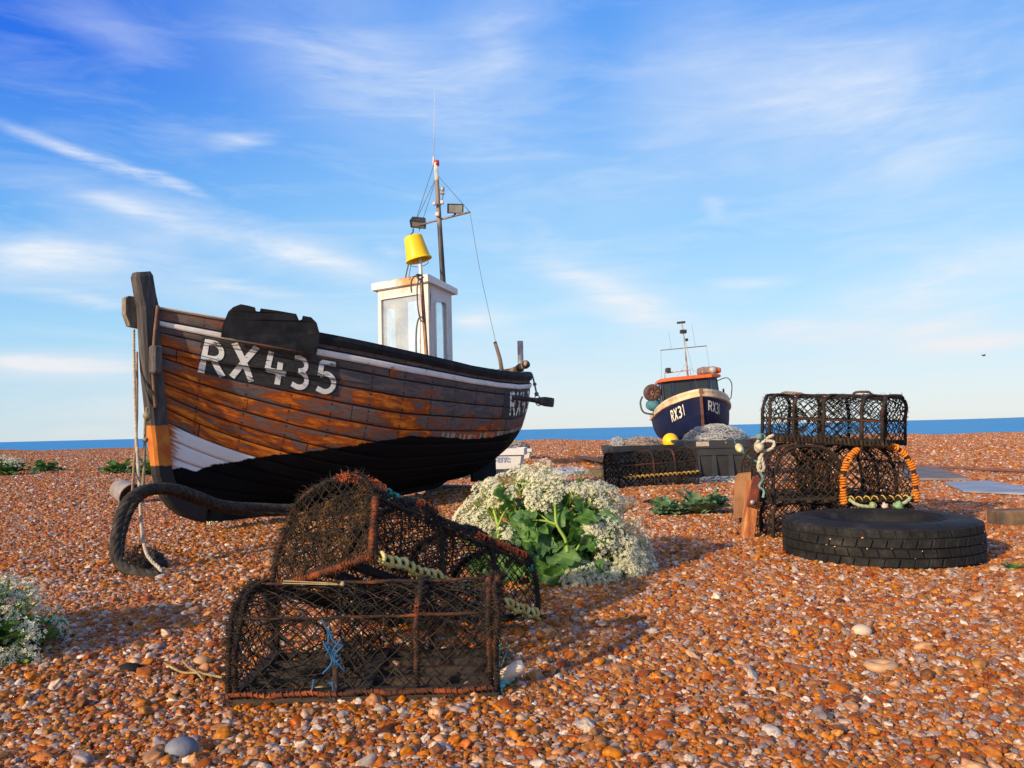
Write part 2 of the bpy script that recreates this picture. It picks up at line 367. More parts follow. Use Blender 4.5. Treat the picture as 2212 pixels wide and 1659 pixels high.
g = NT(gt); gi = g.n('NodeGroupInput'); go = g.n('NodeGroupOutput'); gti = g.n('GeometryNodeGeometryToInstance')
for k in range(7):
    ico = g.n('GeometryNodeMeshIcoSphere'); ico.inputs['Radius'].default_value = 1.0; ico.inputs['Subdivisions'].default_value = 3
    sp = g.n('GeometryNodeSetPosition'); g.l(ico.outputs[0], sp.inputs['Geometry'])
    pos = g.n('GeometryNodeInputPosition').outputs[0]
    off = g.vm('ADD', pos, (k * 7.3, k * 3.1, k * 1.7))
    nz = g.n('ShaderNodeTexNoise'); g.l(off, nz.inputs['Vector']); nz.inputs['Scale'].default_value = .85 if k < 5 else 1.3; nz.inputs['Detail'].default_value = 1.0
    fac = g.m('ADD', g.m('MULTIPLY', nz.outputs[0], 1.5 if k < 5 else 1.9), .25 if k < 5 else .05)
    g.l(g.vm('SCALE', pos, scale=fac), sp.inputs['Position'])
    ss = g.n('GeometryNodeSetShadeSmooth'); g.l(sp.outputs[0], ss.inputs[0])
    smt = g.n('GeometryNodeSetMaterial'); g.l(ss.outputs[0], smt.inputs[0]); smt.inputs['Material'].default_value = mp
    g.l(smt.outputs[0], gti.inputs[0])
iop = g.n('GeometryNodeInstanceOnPoints'); g.l(gi.outputs[0], iop.inputs['Points']); g.l(gti.outputs[0], iop.inputs['Instance']); iop.inputs['Pick Instance'].default_value = True
def na(name, typ):
    d = g.n('GeometryNodeInputNamedAttribute', data_type=typ); d.inputs['Name'].default_value = name; return d.outputs[0]
g.l(na('pick', 'INT'), iop.inputs['Instance Index']); g.l(na('scl', 'FLOAT_VECTOR'), iop.inputs['Scale'])
e2r = g.n('FunctionNodeEulerToRotation'); g.l(na('rot', 'FLOAT_VECTOR'), e2r.inputs[0]); g.l(e2r.outputs[0], iop.inputs['Rotation'])
g.l(iop.outputs[0], go.inputs[0])
me.materials.append(mp)
sh = bpy.data.objects.new('shingle', me); COL.objects.link(sh); md = sh.modifiers.new('pebbles', 'NODES'); md.node_group = gt
tag(sh, 'orange, tan and white flint shingle covering the whole beach', 'pebbles', kind='stuff')
# ------------------------------------------------------------------ the wooden boat
class Hull:
    """side surface P(t, v): t 0 stern .. 1 bow, v 0 sheer .. 1 keel; q = +1 port, -1 starboard"""
    def __init__(s, L, B, tm, zs, zk, sA, sB, es, eb, org, fwd, port, up=V((0, 0, 1)), flare=1.15, full=.65, stern=.85, bunch=.25, wbp=1.6):
        s.L, s.B, s.tm, s.zs, s.zk, s.sA, s.sB, s.es, s.eb = L, B, tm, zs, zk, sA, sB, es, eb
        s.o, s.f, s.p, s.u, s.flare, s.full, s.stern, s.bunch, s.wbp = V(org), V(fwd), V(port), V(up), flare, full, stern, bunch, wbp
    def half(s, t):
        if t < s.tm: return s.B * max(0, 1 - ((s.tm - t) / s.tm) ** s.es[0]) ** s.es[1]
        return s.B * max(0, 1 - ((t - s.tm) / (1 - s.tm)) ** s.eb[0]) ** s.eb[1]
    def loc(s, t, v):
        tt = min(max(t, 0), 1); b_ = s.half(tt); a = v * math.pi / 2
        wb = max(0, (tt - .55) / .45) ** s.wbp; ws = sstep(.42, 0, tt)
        ym = max(0, math.cos(a)) ** s.full; zm = math.sin(a) ** 1.15
        yb = (1 - v) ** s.flare; zb = (1 - s.bunch) * v + s.bunch * v ** 8
        yt = max(0, math.cos(a)) ** s.stern; zt = math.sin(a) ** 1.05
        wm = 1 - wb - ws
        y_ = b_ * (ym * wm + yb * wb + yt * ws); w = zm * wm + zb * wb + zt * ws
        zs = interp(tt, *s.zs); zk = interp(tt, *s.zk)
        A = interp(v, *s.sA); Bq = s.L - interp(v, *s.sB)
        return A + (Bq - A) * tt, y_, zs - (zs - zk) * w
    def w(s, x, y, z): return s.o + s.f * x + s.p * y + s.u * z
    def pt(s, t, v, q=1):
        x, y, z = s.loc(t, max(0, min(1, v))); return s.w(x, q * y, z)
    def nrm(s, t, v, q=1):
        e = 1e-3; t = min(.995, max(.005, t)); v = min(.99, max(.01, v))
        n = (s.pt(t + e, v, q) - s.pt(t - e, v, q)).cross(s.pt(t, v + e, q) - s.pt(t, v - e, q)); n.normalize()
        return n if n.dot(s.p * q + s.u * -.2) > 0 or (t < .06 and n.dot(s.f) < 0) else -n
    def off(s, t, v, d, q=1): return s.pt(t, v, q) + s.nrm(t, v, q) * d
    def prep(s):
        s.T = np.linspace(0, 1, 241); s.Vv = np.linspace(0, 1, 121)
        P = np.array([[tuple(s.pt(t, v)) for v in s.Vv] for t in s.T]); d = P - np.array(CP)
        zc = d @ np.array(CW); s.PX = np.stack([CX + FPX * (d @ np.array(CR)) / zc, CY - FPX * (d @ np.array(CU)) / zc], -1); s.D = zc
        nrm = np.cross(np.gradient(P, axis=0), np.gradient(P, axis=1)); s.face = (nrm * d).sum(-1)
        if np.median(s.face[60:200, 20:80]) > 0: s.face = -s.face
    def at(s, px, py):                                       # the visible port-side point nearest a photo pixel
        e = (s.PX[..., 0] - px) ** 2 + (s.PX[..., 1] - py) ** 2 + np.where(s.face > 0, 1e5, 0)
        i, j = np.unravel_index(np.argmin(e), e.shape); return s.T[i], s.Vv[j]
HD = R(35.0); BF = V((-math.sin(HD), -math.cos(HD), 0)); BP = V((math.cos(HD), -math.sin(HD), 0)); BL = 4.68
BO = V((-.0223, 9.768, 0))
ZS = ([0, .1, .2, .3, .4, .5, .6, .7, .8, .9, 1], [1.446, 1.38, 1.354, 1.349, 1.372, 1.42, 1.475, 1.539, 1.602, 1.658, 1.739])
ZK = ([0, .08, .2, .6, .88, .96, 1], [.52, .40, .22, .14, .15, .155, .17])
H1 = Hull(BL, .86, .42, ZS, ZK, ([0, .25, .45, .6, .75, 1], [0, .01, .05, .14, .32, .75]), ([0, .4, .765, .915, .953, .982, 1], [0, .03, .08, .12, .17, .25, .44]), (2.6, 1 / 1.9), (2.1, .95), BO, BF, BP)
H1.prep()
boat = thing('fishing_boat', 'weathered wooden fishing boat lettered RX 435, with white wheelhouse, hauled up on the shingle', 'fishing boat', BO + BF * 2.3, HD)
NS = 13
BK_ = sorted((lambda q: (q[0], q[2]))(H1.loc(*H1.at(*p))) for p in [(372, 1016), (395, 1009), (422, 1017), (463, 1004), (507, 997), (550, 990), (599, 983), (655, 977), (720, 968), (796, 957), (882, 942), (940, 944), (1005, 949), (1060, 943), (1118, 930)])
def black_z(s_): return interp(s_, [p[0] for p in BK_], [p[1] for p in BK_])
rows = []                                                    # plank rows with a groove at each seam
for k in range(NS):
    for f, d in ((0.0, -.006 if k else 0), (.05, 0), (.25, 0.001), (.5, .002), (.75, .002), (.95, .001)): rows.append(((k + f) / NS, d))
rows.append((1.0, 0))
cols = [i / 100 for i in range(101)]; cols = [c - .5 * .12 * math.sin(4 * math.pi * c) / (2 * math.pi) for c in cols]
HB = MB(); HB.uv = []; HB.at = {'black': []}
for q in (1, -1):
    P = []
    for v, d in rows:
        P.append([H1.pt(t, v, q) + (H1.nrm(t, v, q) * d if 0.02 < t < .98 else V((0, 0, 0))) for t in cols])
        for t in cols:
            x, y, zz = H1.loc(t, v); HB.uv.append((x, v * NS)); HB.at['black'].append(zz - black_z(x))
    HB.grid(P)
def hull_nodes(N, strakes, s_len):
    """shared: seam darkness, plank id, worn wood colour from the hull UV (metres, strake)"""
    u, v, _ = N.sep(N.n('ShaderNodeUVMap', uv_map='UVMap').outputs[0])
    wob = N.m('MULTIPLY', N.m('SUBTRACT', N.noise(N.comb(N.m('MULTIPLY', u, 9), v), 1.0, 3), .5), .05)
    fr = N.m('FRACT', N.m('ADD', v, wob)); dist = N.m('ABSOLUTE', N.m('SUBTRACT', fr, .5))
    seam = N.mr(dist, .435, .475)
    st = N.m('FLOOR', v); pl = N.m('FLOOR', N.m('ADD', N.m('MULTIPLY', u, 1 / 2.1), N.m('FRACT', N.m('MULTIPLY', st, .618))))
    butt = N.m('FRACT', N.m('ADD', N.m('MULTIPLY', u, 1 / 2.1), N.m('FRACT', N.m('MULTIPLY', st, .618))))
    butt = N.m('LESS_THAN', butt, .004)
    wn = N.n('ShaderNodeTexWhiteNoise', noise_dimensions='2D'); N.l(N.comb(st, pl), wn.inputs['Vector'])
    return u, v, N.m('MAXIMUM', seam, N.m('MULTIPLY', butt, .8)), wn.outputs['Value']
mhull, N, b = new_mat('weathered_planks')
u, v, seam, pid = hull_nodes(N, NS, BL)
big = N.noise(N.comb(N.m('ADD', N.m('MULTIPLY', u, 1.5), N.m('MULTIPLY', pid, 37)), N.m('MULTIPLY', v, .55)), 1.3, 5, .62)
mid = N.noise(N.comb(N.m('MULTIPLY', u, 3.2), N.m('MULTIPLY', v, 1.6), pid), 2.0, 5, .68)
fine = N.noise(N.comb(N.m('MULTIPLY', u, 5), N.m('MULTIPLY', v, 16), pid), 2.0, 4, .7)
w_or = N.m('ADD', N.mr(v, 2.5, 5.5, -.10, .04), N.mr(u, .3, 3.4, -.10, .03))
w_or = N.m('ADD', w_or, N.mr(pid, 0, 1, -.07, .07))
fac = N.m('ADD', N.m('ADD', N.m('MULTIPLY', big, .95), N.m('MULTIPLY', mid, .70)), N.m('SUBTRACT', w_or, .345))
wood = N.ramp(fac, [(.34, (.105, .088, .092)), (.43, (.17, .125, .115)), (.49, (.20, .088, .058)), (.54, (.30, .068, .015)), (.61, (.56, .125, .012)), (.70, (.74, .24, .035))])
wood = N.mix(N.mr(fine, .50, .70, 0, .62), wood, N.mix(1.0, wood, (.32, .28, .30), 'MULTIPLY'))
wood = N.mix(N.mr(N.noise(N.comb(N.m('MULTIPLY', u, 6), N.m('MULTIPLY', v, 5)), 2.2, 5, .75), .66, .70, 0, .8), wood, (.05, .035, .03))
flake = N.mr(N.noise(N.comb(N.m('MULTIPLY', u, 4), N.m('MULTIPLY', v, 3.2), 3.3), 2.0, 5, .7), .73, .74)
wood = N.mix(N.m('MULTIPLY', flake, .7), wood, (.42, .38, .30))
un = N.m('SUBTRACT', N.m('FRACT', N.m('MULTIPLY', u, 3.1)), .5); vn = N.m('SUBTRACT', N.m('ABSOLUTE', N.m('SUBTRACT', N.m('FRACT', v), .5)), .30)
nail = N.mr(N.m('ADD', N.m('POWER', N.m('MULTIPLY', un, .32), 2.0), N.m('POWER', N.m('MULTIPLY', vn, .12), 2.0)), .00006, .00014, 1.0, 0.0)
drip = N.m('MULTIPLY', N.mr(N.m('ABSOLUTE', un), .02, .05, 1.0, 0.0), N.mr(N.noise(N.comb(N.m('MULTIPLY', u, 2.2), N.m('MULTIPLY', v, 1.1), 9.0), 2.0, 3), .50, .62, 0, .45))
wood = N.mix(N.m('MAXIMUM', N.m('MULTIPLY', nail, .75), drip), wood, (.045, .024, .018))
wood = N.mix(N.mr(seam, 0, 1, 0, .93), wood, (.009, .007, .007))
bl = N.attr('black'); edge = N.m('ADD', bl, N.m('MULTIPLY', N.m('SUBTRACT', N.noise(N.comb(N.m('MULTIPLY', u, 3), v), 3.0, 4), .5), .05))
# bare white primer left on the bow planks above the black bottom
wr = N.noise(N.comb(N.m('MULTIPLY', u, 3), N.m('MULTIPLY', v, 2.5)), 2.0, 4, .6)
wh = N.m('MULTIPLY', N.m('GREATER_THAN', v, 9.0), N.m('GREATER_THAN', u, 3.40))
white = N.mix(N.mr(wr, .60, .75, 0, .5), (.74, .73, .74), (.50, .45, .42))
white = N.mix(N.mr(seam, .3, 1, 0, .55), white, (.30, .16, .10))
rust = N.m('MULTIPLY', N.mr(N.m('ADD', u, N.m('MULTIPLY', wr, .30)), 4.60, 4.67), wh)
white = N.mix(rust, white, (.50, .13, .012))
wood = N.mix(wh, wood, white)
pale = N.m('MULTIPLY', N.m('MULTIPLY', N.mr(bl, .055, .03), N.mr(N.noise(N.comb(N.m('MULTIPLY', u, 6), 0.0), 2.5, 3, .7), .50, .53)), N.m('MULTIPLY', N.m('GREATER_THAN', u, .55), N.m('LESS_THAN', u, 2.2)))
wood = N.mix(N.m('MULTIPLY', pale, .8), wood, (.45, .42, .33))
tar = N.mix(N.mr(N.noise(N.comb(N.m('MULTIPLY', u, 3), N.m('MULTIPLY', v, 2)), 2.5, 5, .7), .62, .8), (.0055, .0055, .0065), (.022, .022, .026))
isb = N.mr(edge, .004, -.004)
setp(N, b, col=N.mix(isb, wood, tar), rough=N.mr(isb, 0, 1, .78, .6), spec=N.mr(isb, 0, 1, .15, .05))
setp(N, b, normal=N.bump(N.m('ADD', N.m('MULTIPLY', fine, .5), N.m('ADD', N.m('MULTIPLY', mid, .6), N.m('MULTIPLY', seam, -1.2))), .45, .012))
hull = HB.build('hull', mhull, boat)
# deck and inside
m_deck = two('deck_paint', (.20, .20, .19), (.32, .30, .27), 5)
D_ = MB(); DP = [H1.w(*(lambda a: (a[0], q * a[1] * .93, a[2] - .36))(H1.loc(t, 0))) for q in (1,) for t in cols] 
D_.grid([[H1.w(H1.loc(t, 0)[0], qq * H1.loc(t, 0)[1] * .95, H1.loc(t, 0)[2] - .34) for t in cols] for qq in (-1, 0, 1)], sm=False); D_.build('deck', m_deck, boat)
# stem post: a timber bar following the stem from above the sheer to the forefoot
m_stem = noisy('old_oak', [(.35, (.035, .033, .036)), (.52, (.085, .078, .078)), (.68, (.15, .125, .11))], 3.5, .8, .5, .01, (6, 6, .8), fine=.5)
def stem_line(v, out): 
    x = BL - interp(v, *H1.sB); zz = H1.loc(1, v)[2]; return x + out, zz
ms2, N, b = new_mat('stem_timber'); co = N.objco(); zc = N.sep(co)[2]
g1 = N.noise(N.mapping(co, scale=(9, 9, 1.2)), 2.5, 5, .65)
ow = N.ramp(g1, [(.33, (.016, .015, .017)), (.5, (.042, .038, .040)), (.66, (.095, .080, .074))])
orr = N.ramp(N.noise(co, 5, 4), [(.4, (.40, .085, .008)), (.6, (.56, .19, .02))])
lowz = N.m('ADD', zc, N.m('MULTIPLY', g1, .03))
c_ = N.mix(N.mr(lowz, .865, .855), ow, orr); c_ = N.mix(N.mr(lowz, .565, .555), c_, (.008, .008, .009))
setp(N, b, col=c_, rough=.75, normal=N.bump(g1, .5, .012))
ST = MB(); sec = []
sl_ = [V((*stem_line(1 - (1 - k / 24) ** 1.7, 0), 0)) for k in range(25)]; sl_ = [V((sl_[0].x + .045, sl_[0].y + .22, 0)), V((sl_[0].x + .02, sl_[0].y + .08, 0))] + sl_
for k, p in enumerate(sl_):
    t_ = (sl_[min(k + 1, len(sl_) - 1)] - sl_[max(k - 1, 0)]).normalized(); nx_, nz_ = -t_.y, t_.x
    wide = .062 if k < 18 else .055; o1_, o2_ = .085, -.035
    fx, fz, bx, bz = p.x + o1_ * nx_, p.y + o1_ * nz_, p.x + o2_ * nx_, p.y + o2_ * nz_
    sec.append([H1.w(bx, wide, bz), H1.w(fx - .02, wide * .9, fz), H1.w(fx, wide * .6, fz), H1.w(fx, -wide * .6, fz), H1.w(fx - .02, -wide * .9, fz), H1.w(bx, -wide, bz)])
top = sec[0]; cap = [p + V((0, 0, .035)) * 1 for p in top]; cc = sum(cap, V()) / 6; cap = [cc + (p - cc) * .8 for p in cap]
ST.grid([cap] + sec, sm=False, close=True); ST.add(cap, [(0, 1, 2, 3, 4, 5)]); ST.add(sec[-1], [(5, 4, 3, 2, 1, 0)])
stem = ST.build('stem_post', ms2, boat)
# fairlead timber on the far side of the stem head and a cleat block on the near side
m_blk = noisy('bleached_timber', [(.35, (.10, .082, .065)), (.65, (.24, .19, .14))], 5, .8, .4, .008, (3, 3, .7), fine=.4)
x0, z0 = stem_line(0, .02)
Bk = MB(); Bk.slab([H1.w(x0 + .0, -.072, z0 + .075), H1.w(x0 + .10, -.072, z0 + .075), H1.w(x0 + .125, -.072, z0 + .055), H1.w(x0 + .125, -.072, z0 - .06), H1.w(x0 + .09, -.072, z0 - .15), H1.w(x0 - .0, -.072, z0 - .16)], -BP * .055); Bk.build('fairlead', m_blk, boat)
x1, z1 = stem_line(.33, .02)
Bk = MB(); p0 = H1.w(x1 + .02, .105, z1 - .02); Bk.beam(p0 - V((0, 0, .105)), p0 + V((0, 0, .105)), .08, .075, BF, .014); Bk.build('cleat_block', m_stem, boat)
# iron strap / rope down the near side of the stem
Bk = MB(); Bk.tube(spline([H1.w(stem_line(v, .0)[0] + o, .075, stem_line(v, 0)[1]) for v, o in ((.0, -.02), (.2, .02), (.42, .05), (.64, .06))], 8), .014, 6); Bk.build('stem_strap', two('rusty_strap', (.10, .055, .035), (.2, .1, .055), 12), boat)
# white rubbing strake along both sides
m_white = noisy('chipped_white_paint', [(.30, (.30, .26, .23)), (.40, (.66, .62, .60)), (.7, (.78, .75, .74))], 7, .55, .3, .004)
def moulding(v0, wv, th, t0, t1, name, mat, z_up=0.0, n=90):
    for q in (1, -1):
        A = MB(); P = []
        for i in range(n + 1):
            t = t0 + (t1 - t0) * i / n; n_ = H1.nrm(t, v0, q); a = H1.pt(t, v0 - wv, q) + V((0, 0, z_up)); c = H1.pt(t, v0 + wv, q)
            if t > .985 or t < .01: n_ = (H1.p * q * (1 if t > .5 else .3) + H1.f * (0 if t > .5 else -1)).normalized()
            P.append([a - n_ * .006, a + n_ * th * .7, (a * .75 + c * .25) + n_ * th, (a * .25 + c * .75) + n_ * th, c + n_ * th * .7, c - n_ * .006])
        A.grid(P, sm=False); A.add(P[0], [(0, 1, 2, 3, 4, 5)]); A.add(P[-1], [(5, 4, 3, 2, 1, 0)]); A.build(name, mat, boat)
moulding(.098, .015, .022, .002, .992, 'rubbing_strake', m_white)
m_rub = noisy('black_rubber', [(.4, (.008, .0085, .010)), (.65, (.022, .022, .025)), (.8, (.06, .06, .06))], 8, .75, .4, .006, spec=.2)
def rail(t0, t1, h0, h1, th, name, mat, inn=.09, n=80):
    for q in (1, -1):
        A = MB(); P = []
        for i in range(n + 1):
            t = t0 + (t1 - t0) * i / n; n_ = H1.nrm(max(.03, t), .03, q); n_.z = 0; n_.normalize()
            if t < .03: n_ = (H1.p * q * (.25 + t * 20) - H1.f).normalized()
            s0 = H1.pt(t, 0, q); P.append([s0 + n_ * th + V((0, 0, h0)), s0 + n_ * (th + .012) + V((0, 0, (h0 + h1) * .5)), s0 + n_ * th * .8 + V((0, 0, h1)), s0 - n_ * inn + V((0, 0, h1)), s0 - n_ * inn + V((0, 0, h0))])
        A.grid(P, close=True, sm=False); A.add(P[0], [(0, 1, 2, 3, 4)]); A.add(P[-1], [(4, 3, 2, 1, 0)]); A.build(name, mat, boat)
rail(.775, .99, -.012, .008, .016, 'gunwale_cap', two('pale_capping', (.42, .33, .27), (.62, .52, .45), 6))
rail(.0, .772, -.075, .012, .018, 'gunwale_fender', m_rub)
# keel bar and bilge keels resting on blocks
m_tar = two('tarred_timber', (.007, .007, .008), (.02, .019, .02), 6, spec=.1)
K = MB(); P = []
for k in range(31):
    t = .06 + .925 * k / 30; x, y, zz = H1.loc(t, 1.0); P.append([H1.w(x, .05, zz + .03), H1.w(x, .045, zz - .075), H1.w(x, -.045, zz - .075), H1.w(x, -.05, zz + .03)])
K.grid(P, sm=False, close=True); K.add(P[0], [(0, 1, 2, 3)]); K.add(P[-1], [(3, 2, 1, 0)]); K.build('keel', m_tar, boat)
K = MB(); K.slab([H1.w(.80, -.02, .62), H1.w(.80, -.02, .17), H1.w(.42, -.02, .15), H1.w(.36, -.02, .20), H1.w(.36, -.02, .62)], BP * .04); K.build('rudder', m_tar, boat)
# painted number panels
m_num, N, b = new_mat('worn_black_panel'); u, v, seam, pid = hull_nodes(N, NS, BL)
nn = N.noise(N.comb(N.m('MULTIPLY', u, 5), N.m('MULTIPLY', v, 5)), 2.5, 5, .75)
setp(N, b, col=N.mix(seam, N.ramp(nn, [(.40, (.012, .012, .015)), (.58, (.035, .034, .036)), (.70, (.10, .085, .08)), (.78, (.26, .24, .22))]), (.006, .005, .005)), rough=.7, normal=N.bump(N.m('ADD', nn, N.m('MULTIPLY', seam, -1)), .4, .01))
m_let, N, b = new_mat('worn_white_lettering'); u, v, seam, pid = hull_nodes(N, NS, BL)
nn = N.noise(N.comb(N.m('MULTIPLY', u, 7), N.m('MULTIPLY', v, 5), 2.0), 2.6, 6, .75)
n2 = N.noise(N.comb(N.m('MULTIPLY', u, 2.2), N.m('MULTIPLY', v, 1.0), 7.0), 2.0, 2, .5)
wear = N.m('ADD', nn, N.mr(n2, .42, .60, -.08, .15))
setp(N, b, col=N.mix(N.mr(seam, 0, 1, 0, .75), N.ramp(wear, [(.54, (.82, .81, .78)), (.62, (.70, .68, .65)), (.67, (.12, .115, .11)), (.72, (.03, .03, .032))]), (.04, .03, .03)), rough=.6)
def hull_uv(H, t, v): return (H.loc(t, v)[0], v * NS)
def patch_on(H, quad_px, nx_, ny_, off, mat, name, parent, rough_edge=0.0):
    tv = [H.at(*p) for p in quad_px]                          # TL TR BR BL
    A = MB(); A.uv = []; P = []
    for j in range(ny_ + 1):
        row = []
        for i in range(nx_ + 1):
            a, c = i / nx_, j / ny_; e = rough_edge * (ru(-1, 1) if i in (0, nx_) or j in (0, ny_) else 0)
            t = (tv[0][0] * (1 - a) + tv[1][0] * a) * (1 - c) + (tv[3][0] * (1 - a) + tv[2][0] * a) * c + e * .01
            v = (tv[0][1] * (1 - a) + tv[1][1] * a) * (1 - c) + (tv[3][1] * (1 - a) + tv[2][1] * a) * c
            row.append(H.off(t, v, off)); A.uv.append(hull_uv(H, t, v))
        P.append(row)
    A.grid(P); return A.build(name, mat, parent)
def arc(cx, cy, rx, ry, a0, a1, n=14): return [(cx + rx * math.cos(R(a0 + (a1 - a0) * i / n)), cy + ry * math.sin(R(a0 + (a1 - a0) * i / n))) for i in range(n + 1)]
# strokes in a unit box (x right, y up), stroke half widths are given when drawn
GLYPH = {
 'R': [[(.1, 0), (.1, 1)], [(.1, .93), (.5, .93)] + arc(.5, .70, .38, .23, 90, -90) + [(.1, .47)], [(.5, .47), (.92, 0)]],
 'X': [[(.06, 1), (.94, 0)], [(.94, 1), (.06, 0)]],
 '4': [[(.22, 1), (.10, .42), (.98, .36)], [(.68, .70), (.62, 0)]],
 '3': [[(.12, .92)] + arc(.46, .74, .40, .20, 95, -80) + [(.38, .53)], [(.38, .53)] + arc(.44, .28, .46, .24, 80, -110) + [(.06, .10)]],
 '5': [[(.92, .94), (.20, .94), (.14, .52)], [(.14, .54)] + arc(.46, .32, .44, .28, 100, -120) + [(.05, .12)]],
 '1': [[(.55, 0), (.55, 1), (.25, .80)]]}
def glyph_mesh(A, ch, mp, hw, aspect=.62, uvf=None, step=.06):
    """lay a glyph's strokes as ribbons; mp(x, y, layer) -> point"""
    for li, st in enumerate(GLYPH[ch]):
        p = [V((x * aspect, y, 0)) for x, y in st]; p = resample(p, step); n = len(p); Lr, Rr = [], []
        for i in range(n):
            t = (p[min(i + 1, n - 1)] - p[max(i - 1, 0)]).normalized(); nn_ = V((-t.y, t.x, 0))
            Lr.append(p[i] + nn_ * hw); Rr.append(p[i] - nn_ * hw)
        rowsG = [Lr, [(a + c) / 2 for a, c in zip(Lr, Rr)], Rr]
        A.grid([[mp(q.x / aspect, q.y, li) for q in rw] for rw in rowsG], sm=True)
        if uvf: A.uv += [uvf(q.x / aspect, q.y) for rw in rowsG for q in rw]
def letters_on(H, items, hw, mat, name, parent, off=.004, q=1, sub=True):
    for ch, tv in items:
        A = MB(); A.uv = []
        def tvf(x, y, tv=tv):
            c = 1 - y
            return ((tv[0][0] * (1 - x) + tv[1][0] * x) * (1 - c) + (tv[3][0] * (1 - x) + tv[2][0] * x) * c, (tv[0][1] * (1 - x) + tv[1][1] * x) * (1 - c) + (tv[3][1] * (1 - x) + tv[2][1] * x) * c)
        glyph_mesh(A, ch, lambda x, y, l: H.off(*tvf(x, y), off + .0012 * l, q), hw, uvf=lambda x, y: hull_uv(H, *tvf(x, y)))
        A.build(name, mat, parent)
def zq(*pts): return [((240 + x * .30137) * .8848, (640 + y * .30137) * .8848) for x, y in pts]
pan = patch_on(H1, zq((850, 608), (1962, 812), (1940, 1095), (808, 890)), 40, 14, .0045, m_num, 'number_panel', hull, .25)
LET = [('R', zq((868, 622), (1022, 650), (1020, 925), (812, 892))), ('X', zq((1085, 655), (1290, 690), (1250, 965), (1065, 932))), ('4', zq((1352, 712), (1535, 742), (1500, 1000), (1335, 980))), ('3', zq((1570, 752), (1705, 775), (1690, 1032), (1548, 1012))), ('5', zq((1775, 790), (1925, 815), (1905, 1072), (1752, 1050)))]
letters_on(H1, [(c, [H1.at(*p) for p in qd]) for c, qd in LET], .080, m_let, 'painted_letter', pan, .0075)
# the smaller number round the stern quarter
ta, va = H1.at(1098, 846); tb, vb = H1.at(1098, 897)
def stern_tv(k0, k1): return [(ta + (.03 - ta) * k0, va), (ta + (.03 - ta) * k1, va), (tb + (.03 - tb) * k1, vb), (tb + (.03 - tb) * k0, vb)]
A = MB(); A.uv = []; P = []
for j in range(7):
    row = []
    for i in range(21):
        t = (ta + .02) + (.02 - ta) * i / 20; v_ = va - .02 + (vb - va + .04) * j / 6; row.append(H1.off(t, v_, .0045)); A.uv.append(hull_uv(H1, t, v_))
    P.append(row)
A.grid(P); pan2 = A.build('number_panel', m_num, hull)
letters_on(H1, [(c, stern_tv(k * .17 + .02, k * .17 + .155)) for k, c in enumerate('RX435')], .085, m_let, 'painted_letter', pan2, .0075)
# black rubber chafing mat hung over the gunwale at the bow
def wall_pt(px, py, th):
    lo, hi = .3, .99
    for _ in range(40):
        t = (lo + hi) / 2; s0 = H1.pt(t, 0) + (H1.nrm(t, .03) * V((1, 1, 0))).normalized() * th
        for _k in range(3):
            d = ray(px, py); s0.z = (CP + d * (s0.y / d.y)).z
        dd = s0 - CP; sx = CX + FPX * dd.dot(CR) / dd.dot(CW)
        if sx > px: lo = t
        else: hi = t
    return s0
out = [(477, 728), (480, 705), (486, 690), (493, 673), (504, 663), (520, 657), (536, 660), (551, 664), (553, 672), (561, 673), (563, 666), (600, 671), (640, 678), (646, 692), (652, 690), (654, 682), (672, 685), (684, 697), (690, 718), (688, 745), (683, 768), (650, 760), (600, 750), (560, 742), (520, 735)]
fr_ = [wall_pt(x, y, .050) for x, y in out]; bk_ = [wall_pt(x, y, .030) for x, y in out]
cen = [wall_pt(x, 712, .050) for x in (500, 530, 560, 600, 640, 670)]
A = MB(); n_ = len(out)
A.add(fr_ + bk_, [(i, (i + 1) % n_, (i + 1) % n_ + n_, i + n_) for i in range(n_)])
for S_, fl in ((fr_, 0), (bk_, 1)):
    bm = [S_[i] for i in range(n_)]; ce = sum(bm, V()) / n_
    import mathutils
    tri = mathutils.geometry.tessellate_polygon([[V((x, y, 0)) for x, y in out]])
    A.add(bm, [tuple(t) if fl else tuple(reversed(t)) for t in tri])
A.build('chafing_mat', m_rub, boat)
# wheelhouse: posts, panels, panes, roof
m_wh, N, b = new_mat('wheelhouse_paint'); co = N.objco(); g1 = N.noise(co, 4, 5, .6); g2 = N.noise(N.mapping(co, scale=(16, 16, 1.3)), 2.0, 5, .65); g3 = N.noise(co, 22, 3, .6)
cw = N.ramp(g1, [(.28, (.52, .44, .38)), (.42, (.62, .575, .55)), (.7, (.67, .635, .62))])
cw = N.mix(N.mr(g2, .56, .72, 0, .55), cw, (.42, .26, .14)); cw = N.mix(N.mr(g3, .70, .74, 0, .8), cw, (.22, .11, .05)); cw = N.mix(N.mr(N.m('ADD', N.sep(co)[2], N.m('MULTIPLY', g1, .25)), 1.42, 1.18, 0, .5), cw, (.36, .30, .25))
setp(N, b, col=cw, rough=.5, normal=N.bump(g1, .2, .004))
WS, WY = 1.915, .365; a_, f_ = .045, .80                       # roof corner (forward, port), overhang, width across
s1, s0_ = WS - a_, WS - .42; y1, y0 = WY - a_, WY - f_ + a_; zt1, zt0, zb = 2.285, 2.21, .95
def ztop(s_): return zt0 + (zt1 - zt0) * (s_ - s0_) / (s1 - s0_)
wh = MB(); tk = .03
